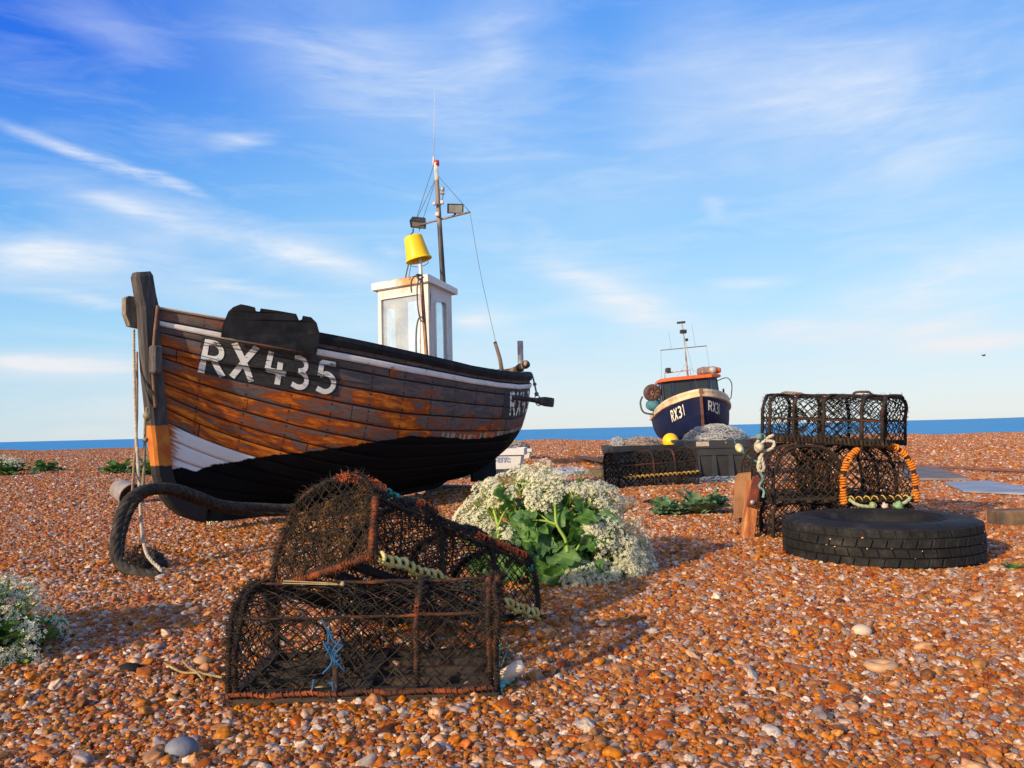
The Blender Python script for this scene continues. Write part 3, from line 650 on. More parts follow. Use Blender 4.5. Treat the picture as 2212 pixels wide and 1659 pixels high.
def wallq(p, q_, holes, thick):                              # a wall from p to q_ (s, y) with one rounded window hole (a0, a1, z0, z1, r)
    (sa, ya), (sb, yb) = p, q_; a0, a1, h0, h1, rr = holes
    N_ = 8; hole = []
    Lw = math.hypot(sb - sa, yb - ya)
    for cx_, cz_, st_ in ((a1 - rr, h1 - rr, 0), (a0 + rr, h1 - rr, 90), (a0 + rr, h0 + rr, 180), (a1 - rr, h0 + rr, 270)):
        hole += [(cx_ + rr * math.cos(R(st_ + 90 * i / N_)), cz_ + rr * math.sin(R(st_ + 90 * i / N_))) for i in range(N_ + 1)]
    def P3(a, zz): return H1.w(sa + (sb - sa) * a / Lw, ya + (yb - ya) * a / Lw, zz)
    za, zb_ = ztop(sa), ztop(sb)
    outer = []
    for x, zz in hole:                                       # push each hole point out to the wall's border
        cx_, cz_ = (a0 + a1) / 2, (h0 + h1) / 2; dx, dz = x - cx_, zz - cz_; k = 1e9
        if dx > 1e-6: k = min(k, (Lw - cx_) / dx)
        if dx < -1e-6: k = min(k, -cx_ / dx)
        if dz > 1e-6: k = min(k, (min(za, zb_) - cz_) / dz)
        if dz < -1e-6: k = min(k, (zb - cz_) / dz)
        outer.append((cx_ + dx * k, cz_ + dz * k))
    nh = len(hole); dirn = (P3(Lw, zb) - P3(0, zb)).normalized(); nn_ = dirn.cross(V((0, 0, 1)))
    for o_ in (0, -thick):
        wh.add([P3(*h) + nn_ * o_ for h in hole] + [P3(*h) + nn_ * o_ for h in outer], [(i, (i + 1) % nh, (i + 1) % nh + nh, i + nh) for i in range(nh)])
    wh.add([P3(*h) for h in hole] + [P3(*h) - nn_ * thick for h in hole], [(i, (i + 1) % nh, (i + 1) % nh + nh, i + nh) for i in range(nh)])
    for x, zz in ((0, za), (Lw, zb_)):                       # fill above the border and the corner gaps
        pass
    for o_ in (0, -thick):
        wh.add([P3(0, zb) + nn_ * (o_ * .98), P3(Lw, zb) + nn_ * (o_ * .98), P3(Lw, zb + .004) + nn_ * (o_ * .98), P3(0, zb + .004) + nn_ * (o_ * .98)], [(0, 1, 2, 3)])
        zm = min(za, zb_) ; wh.add([P3(0, zm - .05) + nn_ * (o_ - .0015), P3(Lw, zm - .05) + nn_ * (o_ - .0015), P3(Lw, zb_ + .02) + nn_ * (o_ - .0015), P3(0, za + .02) + nn_ * (o_ - .0015)], [(0, 1, 2, 3)])
        for xx in (0, Lw):
            w_ = .03; xa, xb = (xx, xx + w_) if xx == 0 else (xx - w_, xx)
            wh.add([P3(xa, zb) + nn_ * (o_ - .0008), P3(xb, zb) + nn_ * (o_ - .0008), P3(xb, zm) + nn_ * (o_ - .0008), P3(xa, zm) + nn_ * (o_ - .0008)], [(0, 1, 2, 3)])
    return [P3(*h) - nn_ * (thick * .5) for h in hole], [P3(*h) + nn_ * .006 for h in hole], nn_
wf = y1 - y0; wl = s1 - s0_
fpane, frim, fn = wallq((s1, y0), (s1, y1), (.05, wf - .115, 1.34, 2.17, .015), tk)      # looking forward
ppane, prim, pn = wallq((s1, y1), (s0_, y1), (.10, wl - .085, 1.42, 2.10, .055), tk)       # port side
spane, srim, sn = wallq((s0_, y0), (s1, y0), (.085, wl - .10, 1.42, 2.10, .055), tk)       # far side
for yy in (y1 - .045, y0 + .045): wh.beam(H1.w(s0_ + .025, yy, zb), H1.w(s0_ + .025, yy, zt0), .05, .09, BF)
wh.beam(H1.w(s0_ + .02, y0 + .03, 1.12), H1.w(s0_ + .02, y1 - .03, 1.12), .04, .34)
wheel = wh.build('wheelhouse', m_wh, boat)
m_glass, N, b = new_mat('milky_glass'); 
gb = N.n('ShaderNodeBsdfGlossy'); gb.inputs['Roughness'].default_value = .02; gb.inputs['Color'].default_value = (.9, .97, 1, 1)
tb = N.n('ShaderNodeBsdfTransparent'); tb.inputs['Color'].default_value = (.86, .95, .98, 1)
df = N.n('ShaderNodeBsdfDiffuse'); df.inputs['Color'].default_value = (.75, .78, .8, 1)  # pale film mixed in to imitate bright sky in the panes
m1 = N.n('ShaderNodeMixShader'); m2 = N.n('ShaderNodeMixShader'); fr0 = N.n('ShaderNodeFresnel'); fr0.inputs[0].default_value = 1.6
N.l(N.m('ADD', fr0.outputs[0], .30), m1.inputs[0]); N.l(tb.outputs[0], m1.inputs[1]); N.l(gb.outputs[0], m1.inputs[2])
N.l(N.mr(N.noise(N.objco(), 5, 5, .6), .35, .75, .18, .45), m2.inputs[0]); N.l(m1.outputs[0], m2.inputs[1]); N.l(df.outputs[0], m2.inputs[2])
N.l(m2.outputs[0], m_glass.node_tree.nodes['Material Output'].inputs[0])
for nm, pane, rim, nn_ in (('windscreen', fpane, frim, fn), ('side_window', ppane, prim, pn), ('side_window', spane, srim, sn)):
    A = MB(); A.add(pane, [tuple(range(len(pane)))]); g_ = A.build(nm, m_glass, wheel)
    A = MB(); A.tube(rim + [rim[0], rim[1]], .010 if nm != 'windscreen' else .006, 6); A.build('window_frame', m_white, wheel)
RF = MB(); so_, sa_ = WS, WS - .47; yo, ya_ = WY, WY - f_
def rq(z1_, z0_, e): return [H1.w(so_ - e, yo - e, z1_), H1.w(so_ - e, ya_ + e, z1_), H1.w(sa_ + e, ya_ + e, z0_), H1.w(sa_ + e, yo - e, z0_)]
lv = [rq(2.275, 2.195, .005), rq(2.275, 2.195, 0), rq(2.345, 2.255, 0), rq(2.36, 2.27, .03)]
RF.grid(lv, sm=False, close=True); RF.add(lv[0], [(0, 1, 2, 3)]); RF.add(lv[3], [(3, 2, 1, 0)])
m_roof, N, b = new_mat('rust_streaked_roof'); co = N.objco(); nn = N.noise(co, 4, 5, .6)
setp(N, b, col=N.mix(N.mr(N.m('ADD', N.vm('DISTANCE', co, tuple(world_of(boat).inverted() @ H1.w(WS, WY - .28, 2.31))), N.m('MULTIPLY', nn, .25)), .30, .14), N.ramp(nn, [(.3, (.5, .38, .28)), (.42, (.72, .67, .62)), (.7, (.80, .77, .75))]), (.55, .26, .09)), rough=.5)
RF.build('roof', m_roof, wheel)
# rusty pole with hose against the windscreen
m_rust = noisy('rusty_steel', [(.32, (.075, .028, .014)), (.5, (.17, .065, .03)), (.68, (.30, .13, .06))], 14, .75, .5, .005)
m_pipe, N, b = new_mat('half_rusted_pole'); co = N.objco(); nn = N.noise(N.mapping(co, scale=(1, 1, .5)), 12, 5, .6)
setp(N, b, col=N.mix(N.mr(N.m('ADD', N.sep(co)[2], N.m('MULTIPLY', nn, .12)), 2.28, 2.42), N.ramp(nn, [(.35, (.10, .045, .03)), (.65, (.26, .13, .085))]), (.62, .60, .58)), rough=.5, metal=0.2)
pb, ptp = at(923, 790, 7.86), at(905.5, 540, 7.92)
A = MB(); A.tube([pb.lerp(ptp, k / 6) for k in range(-1, 7)], .019, 10); A.build('bucket_pole', m_pipe, boat)
m_cab = two('grey_hose', (.06, .055, .05), (.12, .11, .10), 9)
A = MB(); A.tube(spline([at(906, 597, 7.84), at(894, 598, 7.82), at(888, 612, 7.82), at(889, 632, 7.82)], 8), .008, 6)
A.tube(spline([at(905, 600, 7.83), at(901, 625, 7.83), at(903, 665, 7.83), at(908, 690, 7.83), at(914, 694, 7.82), at(910, 685, 7.83), at(903, 692, 7.83), at(899, 720, 7.83), at(899, 768, 7.83)], 8), .008, 6)
A.tube(spline([at(911, 595, 7.83), at(900, 594, 7.80), at(906, 604, 7.80), at(914, 598, 7.83)], 6), .011, 6); A.build('hose', m_cab, boat)
# mast, cross-tree, lamps, aerial, stays
MD = 8.62
m_mast, N, b = new_mat('painted_mast'); co = N.objco(); nn = N.noise(N.mapping(co, scale=(8, 8, 1.5)), 3, 5, .65); zz = N.sep(co)[2]
cm = N.mix(N.mr(N.m('ADD', zz, N.m('MULTIPLY', nn, .15)), 3.06, 3.14), N.ramp(nn, [(.4, (.014, .014, .018)), (.7, (.08, .075, .08))]), N.ramp(nn, [(.35, (.16, .11, .09)), (.65, (.30, .22, .18))]))
cm = N.mix(N.m('GREATER_THAN', zz, 3.51), cm, (.55, .42, .03)); cm = N.mix(N.m('GREATER_THAN', zz, 3.53), cm, N.ramp(nn, [(.4, (.35, .33, .32)), (.55, (.75, .72, .70))]))
setp(N, b, col=cm, rough=.6)
mb0, mt = at(968, 790, MD), at(941.5, 352, MD)
A = MB(); A.tube([mb0.lerp(mt, k / 12) for k in range(13)], [.036 - .014 * k / 12 for k in range(13)], 10); mast = A.build('mast', m_mast, boat)
m_blk2 = two('black_plastic', (.018, .018, .02), (.04, .04, .042), 9, rough=.45)
m_red = two('red_lens', (.42, .02, .012), (.55, .05, .03), 9, rough=.3)
A = MB(); A.lathe([(.0, 0), (.024, 0), (.026, .03), (.022, .06), (0, .066)], at(944, 358, MD), 10); A.build('masthead_lamp', m_red, mast)
A = MB(); A.tube([at(936, 359, MD), at(937, 338, MD)], [.014, .009], 8); A.tube([at(937, 338, MD), at(938, 265, MD), at(939, 193, MD)], [.0045, .0035, .002], 5); A.build('whip_aerial', two('aerial_white', (.45, .45, .45), (.6, .6, .6), 9), mast)
xl, xr = at(889.5, 490, MD + .22), at(1015, 458, MD - .20)
m_bar = two('worn_steel', (.10, .08, .08), (.32, .29, .28), 10, metal=.3, rough=.5)
A = MB(); A.tube([xl, xr], .012, 8); cross = A.build('crosstree', m_bar, mast)
m_lens = two('lamp_glass', (.25, .25, .24), (.4, .4, .38), 5, rough=.15)
def flood(c, fw, up):
    fw = V(fw).normalized(); sd = fw.cross(V(up)).normalized(); u_ = sd.cross(fw); M = Matrix((sd, fw, u_)).transposed()
    A = MB(); A.grid([[c + M @ V(p) for p in ((-.085 * k, y, -.05 * k), (.085 * k, y, -.05 * k), (.085 * k, y, .05 * k), (-.085 * k, y, .05 * k))] for k, y in ((.6, -.06), (.9, -.04), (1, .02), (1.04, .035), (.9, .035))], sm=False, close=True)
    A.add([c + M @ V(p) for p in ((-.05, -.06, -.03), (.05, -.06, -.03), (.05, -.06, .03), (-.05, -.06, .03))], [(0, 1, 2, 3)]); A.tube([c - u_ * .05, c - u_ * .085], .012, 6)
    o = A.build('floodlight', m_blk2, mast); A = MB(); A.add([c + M @ V(p) for p in ((-.076, .030, -.044), (.076, .030, -.044), (.076, .030, .044), (-.076, .030, .044))], [(0, 1, 2, 3)]); A.build('lamp_glass', m_lens, o)
flood(at(983, 450, MD - .12), (.15, -.9, -.35), (0, 0, 1)); flood(at(904, 481, MD + .17), (-.2, -.55, -.8), (0, -.6, .5))
m_wire = two('stay_wire', (.05, .055, .07), (.10, .10, .12), 5)
mtop = at(943, 383, MD)
A = MB()
for p, q_ in (((936, 360, MD), (890, 500, MD + .2)), ((940, 388, MD), (897, 480, MD + .2)), ((940, 392, MD), (905, 500, MD + .2)), ((948, 382, MD), (1015, 458, MD - .2))): A.tube([at(*p), at(*q_)], .0035, 4)
A.tube(spline([at(1015, 458, MD - .2), at(1038, 590, MD + .05), at(1071, 740, 9.0)], 8), .003, 4)
A.tube(spline([at(891, 490, MD + .2), at(893, 500, MD + .1), at(886, 512, MD - .1), at(884, 560, 8.2), at(878, 590, 8.1), at(876, 600, 8.1)], 6), .007, 5); A.tube([at(888, 570, 8.15), at(883, 600, 8.15)], .004, 4)
A.tube(spline([at(950, 410, MD), at(957, 412, MD - .03), at(956, 430, MD - .02), at(951, 445, MD)], 6), .005, 5)
A.build('rigging', m_wire, boat)
m_brk = two('bracket_white', (.5, .42, .36), (.66, .6, .55), 10)
for px, py, s_ in ((955, 437, .04), (938, 440, .035), (945, 463, .045)): A = MB(); A.box(at(px, py, MD - .05), (s_ * .9, s_, s_), bev=.006); A.build('junction_box', m_brk, mast)
A = MB(); A.lathe([(0, -.03), (.02, -.03), (.022, .02), (0, .04)], at(956, 409, MD - .04), 8); A.box(at(956, 417, MD - .04), (.05, .04, .02)); A.build('steaming_light', m_lens, mast)
# things on the after deck
A = MB(); A.tube([at(1086, 812, 9.05), at(1080, 775, 9.05), at(1069, 738, 9.02)], [.024, .022, .020], 8); A.build('wooden_stake', two('pale_stake', (.22, .13, .09), (.42, .28, .20), 8), boat)
m_gal = noisy('galvanised_pipe', [(.35, (.33, .25, .20)), (.6, (.58, .52, .48))], 9, .38, .1, metal=.25)
A = MB(); A.lathe([(.034, -.12), (.034, .30), (.029, .30), (.029, .1)], at(1125, 792, 9.25), 14); A.build('exhaust_pipe', m_gal, boat)
A = MB(); pth = spline([at(1080, 808, 9.1), at(1105, 802, 9.15), at(1122, 795, 9.1), at(1138, 786, 9.0)], 8); A.tube(pth, .04, 10); A.build('tiller_stock', two('tan_wood', (.34, .19, .09), (.52, .32, .17), 7), boat)
A = MB(); A.tube([at(1121, 795.5, 9.1), at(1126, 793, 9.07)], .047, 10); A.tube([at(1134, 789, 9.03), at(1138, 786, 9.0)], .047, 10); A.build('tiller_band', m_blk2, boat)
A = MB(); A.rope(spline([at(1148, 806, 9.1), at(1152, 818, 8.95), at(1158, 845, 8.85), at(1160, 855, 8.8)], 8), .011); A.ball(at(1155, 830, 8.9), .022, 8, 6); A.ball(at(1159, 851, 8.8), .025, 8, 6)
A.tube(spline([at(1158, 850, 8.85), at(1155, 864, 8.78), at(1161, 875, 8.74), at(1168, 874, 8.80), at(1168, 862, 8.85), at(1160, 851, 8.85)], 6), .006, 5); A.build('oar_lashing', two('blue_grey_cord', (.06, .09, .12), (.14, .16, .18), 9), boat)
A = MB(); A.tube(spline([at(1036, 798, 8.3), at(1036, 815, 8.25), at(1036, 850, 8.25)], 6), .005, 5); A.tube(spline([at(1033, 842, 8.25), at(1040, 839, 8.2), at(1043, 848, 8.18), at(1038, 858, 8.22)], 6), .005, 5); A.build('oar_lashing', two('teal_cord', (.12, .25, .25), (.25, .38, .38), 9), boat)
# heap of nets behind the after gunwale
A = MB()
for px in (1046, 1062, 1078, 1095): A.ball(at(px, 806, 9.2), (.10, .07, .05), 10, 6, jit=.12)
A.build('net_heap', two('grey_net', (.22, .22, .24), (.40, .40, .42), 20), boat)
# the upturned yellow bucket on its pole
cB, cT = at(905, 563, 7.95), at(892, 511, 7.95); ax = (cT - cB).normalized(); Hh = (cT - cB).length
sd = ax.orthogonal().normalized(); M = Matrix((sd, ax.cross(sd), ax)).transposed()
yb = thing('bucket', 'yellow plastic bucket hung upside down on the pole by the wheelhouse', 'bucket', cB)
m_yel = two('yellow_plastic', (.80, .47, .005), (.88, .56, .01), 3, rough=.45, bump=.05)
A = MB(); A.lathe([(.131, 0), (.136, .004), (.136, .014), (.124, .018), (.122, .03), (.093, Hh - .012), (.086, Hh), (0, Hh), (0, Hh - .006), (.083, Hh - .008), (.118, .02), (.128, .004), (.131, 0)], cB, 40, M); A.build('pail', m_yel, yb)
A = MB(); A.tube([cB + M @ V((.125 * math.cos(R(w)), .125 * math.sin(R(w)) * .35, -.012 - .04 * math.sin(R(w)))) for w in range(0, 181, 12)], .0035, 5); A.build('handle', m_bar, yb)
# oar lashed along the port quarter
o0, o1 = at(1024, 847, 8.22), at(1196, 870, 8.75)
oar = thing('oar', 'dark wooden oar lashed outside the stern of the wooden boat', 'oar', (o0 + o1) / 2)
m_oar = noisy('dark_oar_wood', [(.4, (.022, .018, .02)), (.65, (.06, .045, .042))], 8, .7, .3, .004)
dv = (o1 - o0); A = MB(); A.tube([o0.lerp(o1, k) for k in (0, .02, .4, .72, .80)], [.026, .030, .031, .027, .030], 10); A.build('shaft', m_oar, oar)
dn = dv.normalized(); up_ = (CU - dn * CU.dot(dn)).normalized(); sdv = dn.cross(up_)
A = MB(); A.grid([[o0 + dv * k + up_ * (a * .052 * w_) + sdv * (c * th_) for a, c in ((-1, -.3), (-1, .3), (-.5, 1), (.5, 1), (1, .3), (1, -.3), (.5, -1), (-.5, -1))] for k, w_, th_ in ((.76, .45, .02), (.82, .8, .016), (.88, 1, .012), (.97, 1, .010), (1.0, .92, .008))], sm=False, close=True)
A.add([o0 + dv + up_ * (a * .048) + sdv * (c * .008) for a, c in ((-1, -.3), (-1, .3), (-.5, 1), (.5, 1), (1, .3), (1, -.3), (.5, -1), (-.5, -1))], [tuple(range(8))]); A.build('blade', m_oar, oar)
# timber blocks under the keel
for k, (s_, lab) in enumerate(((1.0, 'dark timber block wedged under the stern end of the wooden boat'), (2.6, 'dark timber sleeper carrying the wooden boat amidships'))):
    c = H1.w(s_, 0, 0); zt_ = H1.loc(s_ / BL, 1)[2] - .075; g0 = tz(c.x, c.y) - .03
    A = MB(); A.beam(c - BP * .45 + V((0, 0, (g0 + zt_) / 2 - c.z)), c + BP * .45 + V((0, 0, (g0 + zt_) / 2 - c.z)), .22, max(.05, zt_ - g0 - .003), bev=.012)
    tb_ = A.build('timber_block', m_stem, None); tag(tb_, lab, 'timber block', 'timbers under the wooden boat')
# ------------------------------------------------------------------ lobster creels
m_net = noisy('dark_twine', [(.35, (.007, .006, .006)), (.52, (.018, .014, .011)), (.66, (.055, .034, .016))], 30, .85, 0)
m_net2 = noisy('brown_twine', [(.35, (.013, .010, .008)), (.55, (.032, .022, .015)), (.7, (.09, .05, .022))], 26, .85, 0)
m_blue = two('blue_twine', (.006, .055, .16), (.02, .14, .30), 12)
m_teal = two('teal_twine', (.012, .22, .17), (.05, .42, .32), 14)
m_hoop = noisy('rusty_hoop', [(.32, (.010, .007, .006)), (.48, (.024, .013, .009)), (.59, (.07, .024, .010)), (.68, (.22, .055, .015))], 9, .85, .8, .006)
m_hoopd = noisy('dark_hoop', [(.35, (.008, .006, .006)), (.52, (.024, .014, .011)), (.66, (.07, .028, .015)), (.74, (.16, .05, .018))], 9, .85, .8, .006)
m_hoopr = noisy('orange_rust_hoop', [(.32, (.025, .012, .009)), (.46, (.085, .024, .009)), (.60, (.24, .052, .011)), (.72, (.40, .11, .02))], 14, .85, .8, .006)
m_weed = noisy('dried_weed', [(.35, (.008, .007, .006)), (.55, (.024, .017, .011)), (.7, (.10, .055, .022))], 22, .95, 0)
m_weedb = noisy('brown_weed', [(.35, (.012, .009, .007)), (.5, (.04, .025, .013)), (.68, (.17, .085, .03))], 18, .95, 0)
m_slat = noisy('creel_slat', [(.35, (.016, .013, .012)), (.6, (.04, .028, .022)), (.72, (.09, .05, .03))], 8, .85, .4, .004, (.6, 6, 6))
m_yrope = two('yellow_green_rope', (.44, .30, .06), (.66, .58, .24), 14, bump=.4, bdist=.003)
m_orope = noisy('orange_rope', [(.35, (.42, .11, .008)), (.6, (.68, .21, .012)), (.75, (.78, .32, .04))], 14, .8, .4, .003)
m_crope = two('cream_rope', (.34, .29, .22), (.58, .52, .42), 16, bump=.4, bdist=.003)
m_redt = two('red_orange_twine', (.42, .06, .012), (.68, .16, .035), 30)
def prism(A, p, q, r):
    d = q - p
    if d.length < 1e-6: return
    d.normalize(); a = d.orthogonal().normalized(); b = d.cross(a); vs = []
    for e in (p, q):
        for k in range(3): w = 2.0944 * k; vs.append(e + (a * math.cos(w) + b * math.sin(w)) * r)
    A.add(vs, [(0, 1, 4, 3), (1, 2, 5, 4), (2, 0, 3, 5)], True)
def lattice(A, ni, nj, fn, r, jit=.12, keep=None, rv=.3, hole=0.0, subs=None):
    """diamond mesh over a surface fn(i, j); keep(i, j) says what lies inside"""
    nodes = {}
    def pos(i, j):
        if (i, j) not in nodes: nodes[(i, j)] = (min(max(i + ru(-jit, jit), 0), ni), min(max(j + ru(-jit, jit), 0), nj))
        return nodes[(i, j)]
    for i in range(ni):
        for j in range(nj + 1):
            if (i + j) % 2: continue
            for dj in (-1, 1):
                if not 0 <= j + dj <= nj or rnd() < hole: continue
                a, c = pos(i, j), pos(i + 1, j + dj)
                if keep:
                    ka, kc = keep(*a), keep(*c)
                    if not ka and not kc: continue
                    if ka != kc:
                        lo, hi = (a, c) if ka else (c, a)
                        l0 = lo
                        for _ in range(8):
                            md_ = ((lo[0] + hi[0]) / 2, (lo[1] + hi[1]) / 2)
                            if keep(*md_): lo = md_
                            else: hi = md_
                        a, c = l0, lo
                T = A if subs is None or rnd() > subs[1] else subs[0]
                prism(T, fn(*a), fn(*c), r * (1 + ru(-rv, rv * 1.6)))
def tufts(A, spots, n, ln, r):
    for _ in range(n):
        p = random.choice(spots); p = V(p)
        d = V((ru(-1, 1), ru(-1, 1), ru(-1, .6))).normalized(); q = [p]
        for k in range(3): d = (d + V((ru(-.8, .8), ru(-.8, .8), ru(-.9, .5)))).normalized(); q.append(q[-1] + d * ln * ru(.2, .5))
        A.tube(q, [r, r * .9, r * .7, r * .3], 3, caps=False)
def creel(label, M, L, W, H, hoops=(0, .33, .67, 1), cell=.042, r=.0021, end_cells=None, hoop_r=.011, mat_h=None, mat_n=None, weed=250, rails=(.24, .5, .76), group=None, base_thick=.028, holes=.03, shape=(.75, .62), front=None, wrap=True, inner=True, name='lobster_creel', fuzz=.05, liner=0):
    root = thing(name, label, 'lobster pot', (0, 0, 0), M=M, group=group); W4 = world_of(root)
    mh, mn = mat_h or m_hoop, mat_n or m_net
    def T(x, y, z): return W4 @ V((x, y, z))
    def prof(a):
        th = math.pi * (1 - a); c, s_ = math.cos(th), math.sin(th)
        return W / 2 + W / 2 * math.copysign(abs(c) ** shape[0], c), H * abs(s_) ** shape[1]
    pr = [prof(k / 60) for k in range(61)]; cum = [0]
    for k in range(60): cum.append(cum[-1] + math.hypot(pr[k + 1][0] - pr[k][0], pr[k + 1][1] - pr[k][1]))
    per = cum[-1]
    def arcp(s_): return np.interp(s_ * per, cum, [p[0] for p in pr]), np.interp(s_ * per, cum, [p[1] for p in pr])
    # base of slats
    A = MB()
    for k in range(5): y = .02 + (W - .04) * k / 4; A.beam(T(0, y, base_thick * .5), T(L, y, base_thick * .5), .026, base_thick * .8, W4.to_3x3() @ V((0, 0, 1)))
    for x in (.02, L * .5, L - .02): A.beam(T(x, 0, base_thick * .93), T(x, W, base_thick * .93), .035, base_thick * .3, W4.to_3x3() @ V((0, 0, 1)))
    A.build('base', m_slat, root)
    spots = []
    for f in hoops:
        x = L * f; A = MB(); e = ru(-.006, .006)
        path = [T(x + e * math.sin(k * .35) + ru(-.002, .002), pr[k][0], pr[k][1] + .002) for k in range(0, 61, 2)]
        A.tube(path, [hoop_r * ru(.85, 1.2) for _ in path], 7)
        if wrap: A.coil(path, hoop_r * .30, hoop_r * 1.02, hoop_r * ru(1.1, 1.5), 4, .22)
        A.build('hoop', mh, root); spots += path * 3
    for a in (0.0, 1.0) + tuple(rails):
        y, z = arcp(a); rr = hoop_r * (.85 if a in (0.0, 1.0) else .6)
        path = [T(L * k / 14, y, z + .003 + ru(-.003, .003)) for k in range(15)]
        A = MB(); A.tube(path, [rr * ru(.8, 1.25) for _ in path], 6)
        if a in (0.0, 1.0): A.coil(path, rr * .4, rr * 1.1, .05, 4, .2)
        A.build('rail', mh if a in (0.0, 1.0) else m_hoop, root); spots += path
    ni, nj = max(4, int(L / (cell * .62))), max(4, int(per / (cell * .62)))
    A = MB()
    def fn(i, j):
        x = L * i / ni; y, z = arcp(min(1, max(0, j / nj))); sag = .012 * math.sin(math.pi * ((i / ni * 3) % 1)) * math.sin(math.pi * j / nj)
        return T(x, y + (W / 2 - y) * sag * 2.2, z - sag)
    lattice(A, ni, nj, fn, r, .22, hole=holes); A.build('netting', mn, root)
    for q_ in range(liner):                                  # a second, finer skin hung inside
        A = MB(); k_ = .93 - .10 * q_; ni2, nj2 = int(ni * 1.15), int(nj * 1.15)
        def f2(i, j): p = arcp(min(1, max(0, j / nj2))); return T(L * (.02 + .96 * i / ni2), W / 2 + (p[0] - W / 2) * k_, .012 + p[1] * k_ + .01 * math.sin(i * .9 + j * .6))
        lattice(A, ni2, nj2, f2, r * .9, .3, keep=(lambda i, j: i / ni2 > .36 and j / nj2 > .3) if q_ == 0 else (lambda i, j: j / nj2 > .62 or i / ni2 < .12), hole=.05); A.build('inner_netting', mn, root)
    for x in (0.0, L):
        A = MB(); ec = end_cells or cell; a_, b_ = int(W / (ec * .6)), int(H / (ec * .6))
        def ins(i, j):
            y, z = W * i / a_, H * j / b_; th = abs((y - W / 2) / (W / 2))
            return th < .995 and z > 0 and z < H * (max(0, 1 - th ** (2 / shape[0]))) ** (shape[1] / 2) - .002
        lattice(A, a_, b_, lambda i, j: T(x, W * i / a_, H * j / b_), r, .14, ins, hole=holes); A.build('end_netting', mn, root)
    if inner:                                                # the funnel and the parlour wall inside
        for x, kind in ((L * .42, 'wall'), (L * .2, 'eye')):
            A = MB()
            if kind == 'wall':
                a_, b_ = int(W / (cell * .55)), int(H / (cell * .55))
                def ins2(i, j):
                    y, z = W * i / a_, H * j / b_; th = abs((y - W / 2) / (W / 2)); return th < .97 and z > .01 and z < H * (max(0, 1 - th ** (2 / shape[0]))) ** (shape[1] / 2) * .98
                lattice(A, a_, b_, lambda i, j: T(x + .05 * math.sin(i * .5), W * i / a_, H * j / b_), r * 1.2, .2, ins2, hole=.02)
            else:
                def fe(i, j):
                    w = 2 * math.pi * i / 14; k = j / 8; rr = .5 * (1 - k) + .16 * k
                    return T(x + .10 * math.cos(w) * (1 - k * .6) * 1.6, W * (.02 + .6 * k) + .03 * math.sin(w), H * .42 + H * rr * .72 * math.sin(w))
                lattice(A, 14, 8, fe, r * 1.1, .2)
            A.build('inner_netting', mn, root)
    if weed:
        spots += [fn(ru(0, ni), ru(0, nj)) for _ in range(60)]
        A = MB(); tufts(A, spots, weed, fuzz, .0013); tag(A.build('weed', m_weed, root), kind='stuff')
    return root, T, arcp
def mat_from(o, x, y, z):
    x, y, z = V(x).normalized(), V(y).normalized(), V(z).normalized(); M = Matrix((x, y, z)).transposed().to_4x4(); M.translation = V(o); return M
# the near one, long side towards us
x0 = -.822; yn = 2.29; CG = 'lobster pots near the flowering bush'
near, T, ar = creel('nearest lobster pot, long rusty frame and dark diamond netting, flat on the pebbles', mat_from((x0, yn, tz(-.4, 2.5) + .010), (1, .006, 0), (-.006, 1, 0), (0, 0, 1)), 0.760, .42, .285, hoops=(0, .028, .70, .972, 1.0), cell=.044, r=.0018, weed=6500, rails=(.27, .5, .73), holes=.03, group=CG, hoop_r=.008, fuzz=.030, liner=2)
A = MB(); 
for f in (.40,): A.tube([T(.76 * f + .004, -.004, .0), T(.76 * f, -.002, .10)], .010, 6)
A.build('hoop_stub', m_hoop, near)
A = MB(); pth = [T(.76 * k / 40, -.012 + ru(-.002, .002), .022 + .003 * math.sin(k * .7) + ru(-.0015, .0015)) for k in range(41)]; A.tube(pth, [.0065 * ru(.7, 1.4) for _ in pth], 7); A.coil(pth, .0024, .007, .017, 4, .4); A.build('bottom_rail', m_hoopr, near)
A = MB(); A.slab([T(.0, -.012, -.02), T(.765, -.012, -.02), T(.765, -.012, .012), (T(.0, -.012, .012))], (0, .03, 0)); A.build('bottom_board', m_slat, near)
A = MB()
for pts_ in ([(.268, -.004, .225), (.29, -.004, .19), (.285, -.004, .15), (.315, -.004, .12)], [(.32, -.004, .17), (.30, -.004, .13), (.31, -.004, .07), (.295, -.004, .045)], [(.285, -.004, .20), (.30, -.004, .165), (.33, -.004, .15)], [(.275, -.004, .16), (.30, -.004, .11), (.275, -.004, .075)], [(.33, -.004, .15), (.305, -.004, .12), (.335, -.004, .08)], [(.30, -.005, .05), (.305, -.005, .0)], [(.24, -.004, .06), (.235, -.004, .02)]): A.rope(spline([T(p[0] + ru(-.006, .006), p[1], p[2]) for p in pts_], 6), .0032)
tufts(A, [T(.303, -.006, .055), T(.302, -.006, .02), T(.29, -.005, .15), T(.31, -.005, .11)], 60, .022, .0013); A.build('blue_lashing', m_blue, near)
A = MB()
for k in range(2): A.rope([T(.10, .20 + .008 * k, .292 + k * .006), T(.25, .2, .285 + k * .004), T(.285, .2, .282)], .0025)
A.ball(T(.285, .2, .285), .008, 8, 6, jit=.25); A.build('tie_cord', two('tan_cord', (.26, .18, .08), (.42, .31, .16), 20), near)
